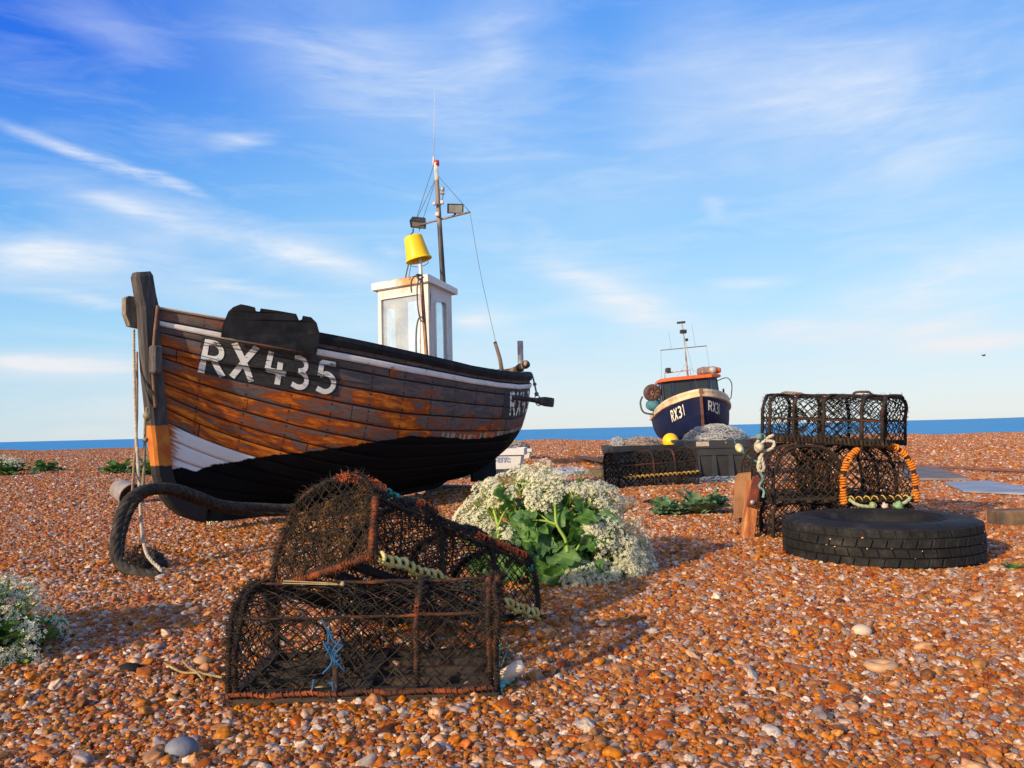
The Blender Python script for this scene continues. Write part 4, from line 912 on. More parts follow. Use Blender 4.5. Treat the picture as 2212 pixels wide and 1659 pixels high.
# the second, tipped on to the first
Bp, Fp, Ap = V((-.4425, 2.5, .366)), V((.06, 3.085, .040)), V((-.85, 2.75, .228))
Lt = .875; xa = (Fp - Bp).normalized(); ya_ = (Ap - Bp); ya_ = (ya_ - xa * ya_.dot(xa)).normalized(); za = xa.cross(ya_)
tilt, T, ar = creel('lobster pot tipped up behind the nearest one, orange rusty end frame facing us', mat_from(Bp, xa, ya_, za), Lt, .495, .335, hoops=(0, .36, .70, 1.0), cell=.036, r=.0019, fuzz=.034, liner=2, hoop_r=.0088, weed=7500, rails=(.22, .5, .78), mat_h=m_hoop, group=CG, shape=(.78, .62))
A = MB(); pth = [T(-.008, .495 * k / 10, .002 * math.sin(k)) for k in range(11)]; A.tube(pth, [.011 * ru(.85, 1.2) for _ in pth], 8); A.coil(pth, .003, .0115, .014, 4, .3); A.build('end_bar', m_hoopr, tilt)
A = MB(); pth = [T(-.008, .004, .2 * k / 8) for k in range(9)]; A.tube(pth, [.011 * ru(.85, 1.2) for _ in pth], 8); A.coil(pth, .003, .0115, .014, 4, .3); A.build('end_bar', m_hoopr, tilt)
for f0, f1 in ((.02, .56), (.72, 1.0)):
    A = MB(); pth = [T(Lt * (f0 + (f1 - f0) * k / 20), -.004, .006 - .006 * math.sin(k)) for k in range(21)]; A.coil(pth, .0072, .0155, .034, 6, .12); A.rope([p + V((0, -.012, -.008)) for p in pth], .008); A.build('lashing_rope', m_yrope, tilt)
def edge_lash(f0, f1, a, mat, nm):
    A = MB(); y, z = ar(a); pth = [T(Lt * (f0 + (f1 - f0) * k / 20), y, z + .004) for k in range(21)]; A.coil(pth, .0042, .0125, .030, 5, .5); A.coil(pth[2:], .0034, .013, .041, 5, .6); A.build(nm, mat, tilt)
edge_lash(.06, .30, .42, m_teal, 'teal_lashing'); edge_lash(.02, .10, .30, m_redt, 'orange_lashing'); edge_lash(.30, .42, .33, m_redt, 'orange_lashing'); edge_lash(.62, .98, .26, m_redt, 'orange_lashing'); edge_lash(.97, 1.0, .20, m_teal, 'teal_lashing')
A = MB(); tufts(A, [T(ru(-.008, .03), *ar(ru(.26, .46))) for _ in range(34)], 420, .022, .0019); tag(A.build('orange_growth', m_redt, tilt), kind='stuff')
A = MB(); tufts(A, [T(ru(-.006, .006), ru(.02, .47), ru(.02, .30) * .9) for _ in range(260)], 1500, .035, .0016); tag(A.build('weed', m_weedb, tilt), kind='stuff')
A = MB(); tufts(A, [T(-.012, .495 * k / 30, ru(-.01, .012)) for k in range(31)], 260, .020, .0016); tag(A.build('rust_fringe', m_hoopr, tilt), kind='stuff')
# float and teal rope end beside the right foot of the near creel
fl = thing('net_float', 'pale elongated float tied with teal rope at the right foot of the nearest lobster pot', 'float', gp(1100, 1470))
c = gp(1100, 1482) + V((.0, -.02, .045)); A = MB(); M3 = Matrix.Rotation(R(-28), 3, 'Y') @ Matrix.Rotation(R(90), 3, 'Y'); A.lathe([(.004, -.050), (.015, -.048), (.021, -.038), (.019, 0), (.021, .038), (.015, .048), (.004, .050)], c, 12, M3); A.build('float_body', two('stained_float', (.52, .36, .24), (.68, .60, .52), 12), fl)
A = MB(); A.rope(spline([gp(1055, 1497) + V((0, 0, .02)), gp(1075, 1503) + V((0, 0, .012)), gp(1085, 1490) + V((0, -.01, .02)), gp(1102, 1478) + V((0, -.02, .02)), gp(1116, 1468) + V((0, -.015, .03)), c + V((.03, -.014, .016))], 8), .0125)
for k in range(7): p = gp(1068 + ru(-12, 25), 1440 + ru(-18, 12)) + V((0, 0, .04)); A.tube(spline([gp(1078, 1478) + V((0, 0, .03)), p, p + V((ru(-.01, .02), 0, ru(.01, .04)))], 5), .0014, 4)
A.ball(gp(1066, 1500) + V((0, -.005, .018)), .016, 9, 6, jit=.25); A.build('teal_rope', two('faded_teal', (.05, .28, .26), (.22, .50, .44), 18), fl)
# frayed rope end lying by the left foot
A = MB(); A.rope(spline([gp(355, 1445) + V((0, 0, .02)), gp(392, 1462) + V((0, 0, .015)), gp(430, 1468) + V((0, 0, .02)), gp(480, 1474) + V((0, 0, .015))], 8), .004); A.rope(spline([gp(395, 1440) + V((0, 0, .02)), gp(408, 1455) + V((0, 0, .02)), gp(425, 1466) + V((0, 0, .02)), gp(440, 1480) + V((0, 0, .015))], 8), .004)
tag(A.build('rope_scrap', two('dirty_tan_rope', (.24, .17, .07), (.42, .34, .16), 20)), 'frayed yellow and pale green rope scrap on the pebbles left of the nearest lobster pot', 'rope')

# ------------------------------------------------------------------ the stack by the tyre
SG = 'lobster pots stacked behind the tyre'
def endon(label, X0, Y0, Z0, W, H, L, **kw):                 # end towards us: local x runs away from the camera, y to the left
    return creel(label, mat_from((X0 + W, Y0, Z0), (.02, 1, 0), (-1, .02, 0), (0, 0, 1)), L, W, H, group=SG, **kw)
g0 = tz(1.9, 5.3)
kw = dict(mat_h=m_hoopd, cell=.052, r=.0030, hoop_r=.011, weed=700, fuzz=.04, wrap=False, end_cells=.045)
endon('low lobster pot at the bottom left of the stack, half hidden by the tyre', 1.675, 5.22, g0 - .03, .46, .26, .80, shape=(.4, .3), **kw)
endon('lobster pot at the bottom of the stack, hidden behind the tyre', 2.15, 5.24, g0 - .03, .46, .25, .80, shape=(.4, .3), inner=False, **{**kw, 'weed': 0})
endon('lobster pot on the left of the middle row, green brown netting over its round end', 1.668, 5.16, g0 + .235, .46, .365, .82, mat_n=m_net2, **kw)
rt, T, ar = endon('lobster pot on the right of the middle row, end hoop bound in orange rope', 2.10, 5.12, g0 + .232, .465, .365, .82, **kw)
A = MB(); pth = [T(-.004, *ar(k / 40)) for k in range(41)]
for i0, i1 in ((0, 3), (4, 7), (8, 11), (12, 14), (15, 18), (18, 22), (25, 29), (29, 32), (33, 36), (36, 40)):
    A = MB(); A.coil(pth[i0:i1 + 1], .0072, .0160 + ru(0, .003), .0165, 6, .3); A.build('orange_binding', m_orope, rt)
A = MB(); A.tube(pth, .0135, 8); A.build('hoop', m_hoop, rt)
A = MB(); pth = [T(-.006, .465 * k / 20, .03) for k in range(21)]; A.coil(pth, .004, .014, .05, 5, .2); A.build('yellow_lashing', two('yellow_cord', (.50, .28, .02), (.62, .42, .08), 20), rt)
m_pgr = two('pale_green_rope', (.24, .30, .16), (.44, .46, .30), 20)
A = MB(); A.rope(spline([T(-.03, .44, .03), T(-.05, .40, -.005), T(-.06, .33, -.02)], 6), .012); A.build('rope_tail', m_pgr, rt)
A = MB(); A.rope(spline([T(-.03, .05, .03), T(-.05, .10, .0), T(-.06, .17, -.02)], 6), .012); A.build('rope_tail', m_pgr, rt)
for ky, kr, kc in ((.235, .02, two('pale_knot', (.5, .36, .30), (.66, .56, .5), 40)), (.15, .028, two('green_knot', (.10, .26, .10), (.26, .40, .22), 40)), (.31, .024, two('olive_knot', (.16, .22, .08), (.32, .36, .2), 40))): A = MB(); A.ball(T(-.07, ky, -.014), kr, 9, 6, jit=.28); A.build('rope_knot', kc, rt)
tp, T, ar = creel('long lobster pot lying across the top of the stack, sea showing through its black netting', mat_from((1.74, 5.58, g0 + .640), (.707, -.707, -.055), (.707, .707, 0), (.04, -.04, 1)), .81, .41, .315, hoops=(0, .06, .28, .53, .84, 1.0), cell=.046, r=.0031, hoop_r=.0115, weed=900, fuzz=.035, mat_h=m_hoopd, liner=1, rails=(.16, .5, .84), wrap=False, group=SG, holes=.04, shape=(.42, .36))
A = MB(); A.coil([T(.83 * k / 30, .0, .012) for k in range(31)], .010, .016, .026, 5, .3); A.coil([T(.83 * k / 30, .012, .03) for k in range(31)], .008, .016, .03, 5, .3); A.build('bottom_lashing', m_weed, tp)
A = MB(); A.rope(spline([T(.03, .2, .32), T(.08, .17, .335), T(.17, .2, .33), T(.21, .2, .318)], 6), .009); A.build('rope_coil', two('brown_rope', (.16, .09, .06), (.3, .19, .13), 20), tp)
A = MB(); A.rope(spline([T(.54, .2, .315), T(.56, .2, .338), T(.62, .2, .342), T(.65, .2, .340), T(.665, .2, .322), T(.64, .19, .315), T(.61, .2, .324)], 6), .009); A.build('rope_coil', two('black_rope', (.03, .02, .018), (.07, .05, .04), 20), tp)
A = MB()
for k in range(26): p = T(ru(.48, .72), ru(.1, .35), ru(.06, .24)); A.tube(spline([p, p + V((ru(-.04, .04), ru(-.04, .04), ru(-.05, .05))), p + V((ru(-.05, .05), ru(-.04, .04), ru(-.06, .06)))], 4), .0026, 4)
A.build('blue_tangle', m_blue, tp)
# knotted cream rope hanging at the left end
kn = thing('knotted_rope', 'knotted cream rope with teal strands hanging at the left end of the stack', 'rope', at(1645, 960, 5.1))
def rp(A, pts_, r, d=5.08): A.rope(spline([at(x, y, d + (p[2] if len(p) > 2 else 0)) for p in pts_ for x, y in [p[:2]]], 8), r)
A = MB(); rp(A, [(1672, 940), (1660, 945), (1645, 958), (1640, 968), (1650, 975), (1668, 968), (1672, 955), (1655, 952)], .011); rp(A, [(1640, 950), (1632, 962), (1636, 975), (1648, 972), (1645, 985), (1640, 1000), (1643, 1012)], .011)
rp(A, [(1643, 985), (1638, 1005), (1640, 1018), (1650, 1014), (1648, 1000), (1644, 985)], .012); A.ball(at(1642, 966, 5.06), .028, 10, 7, jit=.15); A.build('cream_rope', m_crope, kn)
A = MB(); rp(A, [(1634, 940), (1640, 948), (1652, 946), (1646, 938), (1636, 944)], .010); rp(A, [(1642, 1020), (1648, 1035), (1640, 1050), (1650, 1060), (1648, 1075)], .009); A.ball(at(1640, 943, 5.07), .02, 9, 6, jit=.3); A.build('teal_rope', two('grey_teal', (.06, .16, .17), (.2, .33, .33), 22), kn)

# ------------------------------------------------------------------ the tyre
TC = V((2.062, 4.556, tz(2.1, 4.55) - .045)); TR, TW = .524, .275
ty = thing('tyre', 'worn black lorry tyre lying flat and half sunk in the shingle', 'tyre', TC)
m_rb = noisy('tyre_rubber', [(.38, (.006, .006, .007)), (.54, (.011, .011, .0125)), (.64, (.026, .024, .023)), (.76, (.07, .055, .042))], 9, .75, .5, .005, spec=.3, detail=8, fine=.5)
A = MB(); pf = [(.275, .195), (.28, .23), (.305, .258), (.36, .270), (.44, .268), (.485, .260), (.506, .25), (.510, .23), (.510, .045), (.506, .02), (.485, .008), (.36, .002), (.285, .02), (.275, .06), (.305, .09), (.385, .12), (.385, .17), (.305, .19), (.275, .195)]
A.lathe(pf, TC, 96); A.lathe([(.325, .262), (.332, .2705), (.340, .2685)], TC, 96); A.build('carcass', m_rb, ty)
A = MB(); nb = 46; rows_ = 5; rh = (.252 - .012) / rows_
for rw in range(rows_):
    za_, zb2 = .012 + rw * rh + .003, .012 + (rw + 1) * rh - .003; offs = .5 * (rw % 2) + .12 * rw
    for k in range(nb):
        jw = ru(-.03, .03); w0, w1 = 2 * math.pi * (k + offs + .04 + jw) / nb, 2 * math.pi * (k + offs + .96 + jw) / nb; sk_ = .012 * (1 if rw % 2 else -1)
        ro = TR - ru(0, .002) - (.006 if rw in (0, 4) else 0); ri = .508; P = []
        for r_, e, ez in ((ri, 0, 0), (ro - .003, 0, 0), (ro, .006, .003)):
            P.append([TC + V((r_ * math.cos(w), r_ * math.sin(w), z)) for w, z in ((w0 + e - sk_, za_ + ez), ((w0 + w1) / 2 - sk_, za_ + ez), (w1 - e - sk_, za_ + ez), (w1 - e + sk_, zb2 - ez), ((w0 + w1) / 2 + sk_, zb2 - ez), (w0 + e + sk_, zb2 - ez))])
        A.grid(P, sm=False, close=True); A.add(P[2], [(0, 1, 2, 3, 4, 5)])
A.build('tread', m_rb, ty)
A = MB()
for _ in range(16):
    w = ru(R(190), R(345)); z_ = random.choice([.06, .108, .155, .2]) + ru(-.01, .01); A.ball(TC + V((.517 * math.cos(w), .517 * math.sin(w), z_)), (ru(.004, .009), .004, ru(.003, .006)), 6, 5)
A.build('trapped_grit', mp_grit if 'mp_grit' in globals() else two('grit', (.5, .2, .05), (.7, .5, .3), 20), ty)
# ------------------------------------------------------------------ rusty timber and board beside the stack
m_or = noisy('rust_stained_wood', [(.35, (.26, .075, .022)), (.55, (.44, .16, .05)), (.7, (.52, .28, .12))], 5, .8, .4, .005, (5, 5, .8), fine=.4)
m_ir = noisy('red_iron', [(.35, (.06, .016, .012)), (.6, (.17, .035, .02)), (.75, (.26, .06, .03))], 12, .7, .5, .004)
pl = thing('timber_post', 'orange rust stained timber leaning by the stack with a bolted red iron strap', 'post', gp(1618, 1150))
up0, up1 = at(1612, 1152, 5.28), at(1630, 1030, 5.34)
A = MB(); A.beam(up0 - V((0, 0, .06)), up0.lerp(up1, .93), .075, .09, (0, -1, .1), .006); A.build('timber', m_or, pl)
A = MB(); fo = V((-.01, -.052, 0)); A.beam(up0.lerp(up1, .47) + fo, up1 + fo + V((.012, 0, .0)), .062, .016, (0, -1, .1), .004); st_ = A.build('iron_strap', m_ir, pl)
A = MB(); A.lathe([(0, -.004), (.016, -.004), (.016, .012), (0, .014)], up0.lerp(up1, .56) + fo + V((.0, -.008, 0)), 8, Matrix.Rotation(R(90), 3, 'X')); A.build('bolt', m_gal, st_)
A = MB(); A.slab([at(1587, 1118, 5.55), at(1590, 1030, 5.6), at(1598, 1023, 5.6), at(1622, 1020, 5.6), at(1624, 1118, 5.55)], (0, .035, 0))
tag(A.build('board', noisy('tan_board', [(.35, (.20, .085, .04)), (.6, (.36, .18, .08))], 6, .8, .3, .004)), 'small tan weathered board standing on edge behind the rust stained timber', 'board')
# ------------------------------------------------------------------ ropes and strop at the bow
strop = thing('towing_strop', 'thick black rope strop looping out from the keel at the bow to the ground', 'rope', gp(300, 1240))
m_str = noisy('tarred_rope', [(.35, (.016, .015, .014)), (.55, (.04, .034, .028)), (.72, (.09, .07, .05))], 26, .9, .7, .006)
kb = H1.w(*(lambda a: (a[0], .02, a[2] - .05))(H1.loc(.86, 1.0)))
L1 = spline([at(640, 1098, 5.75), at(560, 1096, 5.55), at(480, 1090, 5.30), at(430, 1072, 5.12), at(380, 1056, 4.95), at(330, 1054, 4.80), at(290, 1068, 4.66), at(265, 1100, 4.58), at(252, 1150, 4.50), at(250, 1195, 4.45), at(262, 1222, 4.42), at(300, 1238, 4.38), at(345, 1247, 4.35)], 10)
A = MB(); A.rope(L1, .031, pitch=.26, n=6, strands=5); A.build('outer_rope', m_str, strop)
L2 = spline([at(640, 1106, 5.80), at(540, 1108, 5.6), at(470, 1096, 5.40), at(420, 1082, 5.2), at(370, 1062, 5.02), at(325, 1062, 4.88), at(296, 1080, 4.78), at(275, 1115, 4.72), at(262, 1160, 4.68), at(258, 1200, 4.6)], 10)
A = MB(); A.rope(L2, .026, pitch=.24, n=6, strands=5); A.build('inner_rope', m_str, strop)
A = MB()
for c_, r_ in (((330, 1218), .055), ((312, 1228), .04), ((345, 1228), .035), ((290, 1222), .03)):
    A.ball(gp(*c_) + V((0, .02, .02)), (r_ * 1.2, r_, r_ * .8), 12, 8, jit=.16)
A.build('knot', m_str, strop)
A = MB(); sp_ = [gp(ru(268, 345), ru(1200, 1240)) + V((0, 0, ru(.01, .07))) for _ in range(60)]; tufts(A, sp_, 260, .07, .003); tag(A.build('frayed_weed', m_weed, strop), kind='stuff')
m_hr = two('bleached_rope', (.30, .25, .18), (.50, .44, .34), 30, bump=.4, bdist=.003)
hp = H1.w(BL + .14, -.10, 1.60)
A = MB(); A.rope(spline([at(289, 712, 5.98), at(290, 800, 5.86), at(294, 930, 5.5), at(302, 1060, 5.0), at(306, 1140, 4.72), at(315, 1190, 4.5), at(328, 1212, 4.42), at(345, 1228, 4.38), at(350, 1240, 4.36)], 10), .011)
tag(A.build('mooring_rope', m_hr), 'pale twisted rope hanging from the stem head to the knot of the black strop', 'rope', 'ropes hanging at the bow')
A = MB(); A.rope(spline([at(296, 760, 5.9), at(296, 900, 5.75), at(290, 1000, 5.3), at(286, 1068, 4.72)], 10), .009)
tag(A.build('mooring_rope', two('tan_rope', (.20, .11, .06), (.36, .22, .12), 30)), 'thin tan rope leftmost at the bow, ending on the black strop', 'rope', 'ropes hanging at the bow')
A = MB(); A.rope(spline([at(318, 880, 5.78), at(314, 910, 5.75), at(313, 960, 5.6), at(312, 1000, 5.3), at(309, 1058, 4.86)], 10), .010); A.ball(at(318, 900, 5.76), .030, 8, 6, jit=.2); A.ball(at(314, 950, 5.62), .018, 8, 6, jit=.25)
tag(A.build('mooring_rope', two('greenish_rope', (.13, .11, .06), (.28, .23, .12), 30)), 'short knotted greenish rope tied against the stem foot', 'rope', 'ropes hanging at the bow')
# grey tub lying behind the strop
c = gp(272, 1086) + V((0, 0, .12)); tub = thing('plastic_pail', 'dull grey plastic pail lying on its side behind the black strop', 'bucket', c)
M3 = Matrix((V((0, 0, 1)).cross(V((.75, -.6, -.25)).normalized()).normalized(), V((.75, -.6, -.25)).normalized().cross(V((0, 0, 1)).cross(V((.75, -.6, -.25))).normalized()), V((.75, -.6, -.25)).normalized())).transposed()
A = MB(); A.lathe([(0, -.18), (.11, -.18), (.116, -.17), (.145, .14), (.155, .145), (.155, .16), (.140, .16), (.112, -.15), (0, -.15)], c, 28, M3); A.build('pail', two('grey_plastic', (.20, .17, .16), (.32, .28, .26), 5), tub)
A = MB(); A.tube([c + M3 @ V((.15 * math.cos(R(w)), .15 * math.sin(R(w)) * .4, .15 - .1 * math.sin(R(w)))) for w in range(0, 181, 12)], .004, 5); A.build('handle', m_bar, tub)

# ------------------------------------------------------------------ sea kale
mleaf, N, b = new_mat('kale_leaf'); f = N.attr('vein'); nn = N.noise(N.objco(), 14, 4, .6); tint = N.attr('tint')
lc = N.mix(tint, N.ramp(nn, [(.35, (.028, .095, .016)), (.65, (.115, .25, .040))]), N.ramp(nn, [(.35, (.10, .19, .10)), (.65, (.20, .32, .20))]))
lc = N.mix(N.mr(f, .80, .98, 0, .75), lc, (.22, .34, .07)); setp(N, b, col=lc, rough=.5, spec=.3, normal=N.bump(nn, .3, .006))
tr = N.n('ShaderNodeBsdfTranslucent'); N.l(N.mix(1.0, lc, (1.1, 1.3, .6), 'MULTIPLY'), tr.inputs[0]); mx = N.n('ShaderNodeMixShader'); mx.inputs[0].default_value = .28
o_ = mleaf.node_tree.nodes['Material Output']; N.l(b.outputs[0], mx.inputs[1]); N.l(tr.outputs[0], mx.inputs[2]); N.l(mx.outputs[0], o_.inputs[0])
mstem = two('kale_stem', (.16, .27, .03), (.30, .42, .07), 10, bump=.1)
mflow, N, b = new_mat('kale_flower'); cen = N.attr('cen'); vr = N.attr('tint')
setp(N, b, col=N.mix(cen, N.mix(vr, (.88, .86, .77), (.74, .70, .58)), (.44, .46, .10)), rough=.6, spec=.2)
tr = N.n('ShaderNodeBsdfTranslucent'); tr.inputs[0].default_value = (.75, .73, .6, 1); mx = N.n('ShaderNodeMixShader'); mx.inputs[0].default_value = .2
N.l(b.outputs[0], mx.inputs[1]); N.l(tr.outputs[0], mx.inputs[2]); N.l(mx.outputs[0], mflow.node_tree.nodes['Material Output'].inputs[0])
def leaf(A, base, d, up, L, W, ruf=.25, tint=0.0, curl=.35):
    d = V(d).normalized(); sd = d.cross(V(up)).normalized(); u_ = sd.cross(d); nu, nv = 12, 9; P = []; ph = ru(0, 6)
    for i in range(nu):
        a = i / (nu - 1); w = W * .5 * (math.sin(math.pi * (.06 + .90 * a ** .8)) ** .7) * (1 + .30 * math.sin(a * 17 + ph)); row = []
        if a < .12: w = W * .04
        for j in range(nv):
            s_ = -1 + 2 * j / (nv - 1)
            z = -curl * L * a * a * .6 + abs(s_) * w * .30 + ruf * W * .5 * abs(s_) ** 2 * math.sin(a * 15 + s_ * 2.2 + ph) * .5
            row.append(V(base) + d * (L * a) + sd * (w * s_) + u_ * z); A.at['vein'].append(1 - min(1, abs(s_) * 3.5) if a > .02 else 1); A.at['tint'].append(tint)
        P.append(row)
    A.grid(P)
def LM(): A = MB(); A.at = {'vein': [], 'tint': []}; return A
def floret(A, p, n_, r):
    n_ = V(n_).normalized(); a = n_.orthogonal().normalized(); b_ = n_.cross(a); w0 = ru(0, 6); tv = rnd()
    vs = [p]; A.at['cen'].append(1); A.at['tint'].append(tv); fs = []
    for k in range(4):
        w = w0 + k * math.pi / 2; o = len(vs)
        for dw, rr, h in ((-.48, .62, .1), (0, 1.0, .16), (.48, .62, .1)):
            vs.append(p + (a * math.cos(w + dw) + b_ * math.sin(w + dw)) * r * rr + n_ * r * h * 2); A.at['cen'].append(0); A.at['tint'].append(tv)
        fs.append((0, o, o + 1, o + 2))
    A.add(vs, fs)
def cluster(A, S_, c, n_, rad, cnt, r, stem_to=None):
    n_ = V(n_).normalized(); a = n_.orthogonal().normalized(); b_ = n_.cross(a)
    for _ in range(cnt):
        w = ru(0, 6.283); q = math.sqrt(rnd()); h = math.sqrt(max(0, 1 - q * q * .8)); p = V(c) + (a * math.cos(w) + b_ * math.sin(w)) * rad * q + n_ * rad * 1.05 * (h - .6) + V((ru(-1, 1), ru(-1, 1), ru(-1, 1))) * rad * .12
        floret(A, p, n_ + (a * math.cos(w) + b_ * math.sin(w)) * q * .9 + V((ru(-.5, .5), ru(-.5, .5), ru(-.3, .5))), r * ru(.8, 1.2))
    if S_ is not None:
        b0 = V(c) - n_ * rad * 2.6
        for _ in range(5):
            e = V(c) + (a * ru(-.7, .7) + b_ * ru(-.7, .7)) * rad - n_ * rad * .2; S_.tube([b0, b0.lerp(e, .5) + n_ * .006, e], [.0032, .0026, .0016], 4, caps=False)
def kale_bush(label, C, rx, ry, h, covers, seed, cnt=46, fr=.0085, rad=.046, nback=70, stems=(), big=(), group=None, nleaf=110, lsz=1.0, tint=.0, front_free=None, nfront=0):
    random.seed(seed); root = thing('sea_kale', label, 'plant', C, group='sea kale on the beach')
    C = V(C)
    def dome(px, py, k=1.0):
        d = ray(px, py); o = CP - C; q = (d.x / (rx * k)) ** 2 + (d.y / (ry * k)) ** 2 + (d.z / (h * k)) ** 2; bq = 2 * (o.x * d.x / (rx * k) ** 2 + o.y * d.y / (ry * k) ** 2 + o.z * d.z / (h * k) ** 2); cq = (o.x / (rx * k)) ** 2 + (o.y / (ry * k)) ** 2 + (o.z / (h * k)) ** 2 - 1
        D2 = bq * bq - 4 * q * cq
        t = (-bq - math.sqrt(max(0, D2))) / (2 * q); p = CP + d * t
        if D2 < 0: e = V(((p.x - C.x) / rx, (p.y - C.y) / ry, (p.z - C.z) / h)).normalized(); p = C + V((e.x * rx, e.y * ry, e.z * h))
        if p.z < C.z + .03: p.z = C.z + .03
        return p, V(((p.x - C.x) / rx ** 2, (p.y - C.y) / ry ** 2, (p.z - C.z) / h ** 2)).normalized()
    FL = MB(); FL.at = {'cen': [], 'tint': []}; SM = MB(); LF = LM()
    for cx_, cy_, ex, ey, ang, n_ in covers:
        for k in range(int(n_ * 1.05)):
            w = ru(0, 6.283); q = math.sqrt(rnd()); x, y = ex * q * math.cos(w), ey * q * math.sin(w); ca, sa = math.cos(R(ang)), math.sin(R(ang))
            p, nn_ = dome(cx_ + x * ca - y * sa, cy_ + x * sa + y * ca); p = p + nn_ * ru(-.055, .042)
            cluster(FL, SM, p, nn_ + V((0, 0, .45)), rad * ru(.7, 1.15), int(cnt * ru(.7, 1.2)), fr)
    for k in range(nback):
        w = ru(R(-10), R(190)) if front_free else ru(0, 6.283); e = math.acos(ru(.05, .98)); nn_ = V((math.cos(w) * math.sin(e), math.sin(w) * math.sin(e), math.cos(e)))
        p = C + V((nn_.x * rx, nn_.y * ry, nn_.z * h)) * ru(.93, 1.02); cluster(FL, SM, p, nn_ + V((0, 0, .4)), rad * ru(.7, 1.1), int(cnt * .8), fr)
    for k in range(nleaf):
        w = ru(0, 6.283); e = ru(.15, 1.45); rr = ru(.35, .86); d = V((math.cos(w) * math.sin(e), math.sin(w) * math.sin(e), math.cos(e) * .9))
        b0 = C + V((d.x * rx * rr * .75, d.y * ry * rr * .75, d.z * h * rr * .75)); leaf(LF, b0, d + V((ru(-.4, .4), ru(-.4, .4), ru(-.1, .5))), (0, 0, 1), ru(.10, .2) * lsz, ru(.07, .15) * lsz, ru(.2, .45), ru(0, .35) + tint)
    for k in range(int(nleaf * .35)):                        # ground leaves round the foot
        w = ru(0, 6.283); b0 = C + V((math.cos(w) * rx * .55, math.sin(w) * ry * .55, .04)); leaf(LF, b0, (math.cos(w), math.sin(w), ru(.0, .35)), (0, 0, 1), ru(.12, .20) * lsz, ru(.1, .16) * lsz, .4, ru(0, .5) + tint, .3)
    for px, py, dx, dy, L_, W_ in big:
        p, nn_ = dome(px, py, .93); leaf(LF, p, CR * dx + CU * dy + nn_ * .35, nn_, L_ * .82, W_ * .8, .45, ru(.0, .2), .35)
    for k in range(nfront):                                  # ragged leaves in the open front
        px, py = front_free[0] + front_free[2] * ru(-1, 1), front_free[1] + front_free[3] * ru(-1, 1); p, nn_ = dome(px, py, ru(.80, .95)); leaf(LF, p, CR * ru(-1, 1) + CU * ru(-1, .35) + nn_ * ru(.1, .9), nn_ + V((ru(-.7, .7), ru(-.7, .7), ru(-.3, .7))), ru(.10, .20), ru(.05, .12), ru(.6, 1.1), ru(0, .45), ru(.1, .7))
    for path, rr in stems:
        pts_ = [dome(x, y, 1.0)[0] for x, y in path]; SM.tube(spline(pts_, 5), [rr * (1 - .45 * k / (5 * (len(pts_) - 1))) for k in range(5 * (len(pts_) - 1) + 1)], 6)
    for k in range(26):
        w = ru(0, 6.283); rr = ru(.3, .85); SM.tube(spline([C + V((ru(-.05, .05), ru(-.05, .05), 0)), C + V((math.cos(w) * rx * rr * .5, math.sin(w) * ry * rr * .5, h * .45)), C + V((math.cos(w) * rx * rr, math.sin(w) * ry * rr, h * math.sqrt(max(.02, 1 - rr * rr)) * .93))], 5), [.008 - .0005 * i for i in range(11)], 5)
    LF.build('leaves', mleaf, root)
    if SM.v: SM.build('stems', mstem, root)
    if FL.v: FL.build('flowers', mflow, root)
    return root
def z3(x, y): return (1020 + x * .28933) * .8848, (1100 + y * .28933) * .8848
def cov(x, y, ex, ey, ang, n_): a = z3(x, y); return (*a, ex * .256, ey * .256, ang, n_)
BC = gp(1187, 1235); BC.z = tz(BC.x, BC.y)
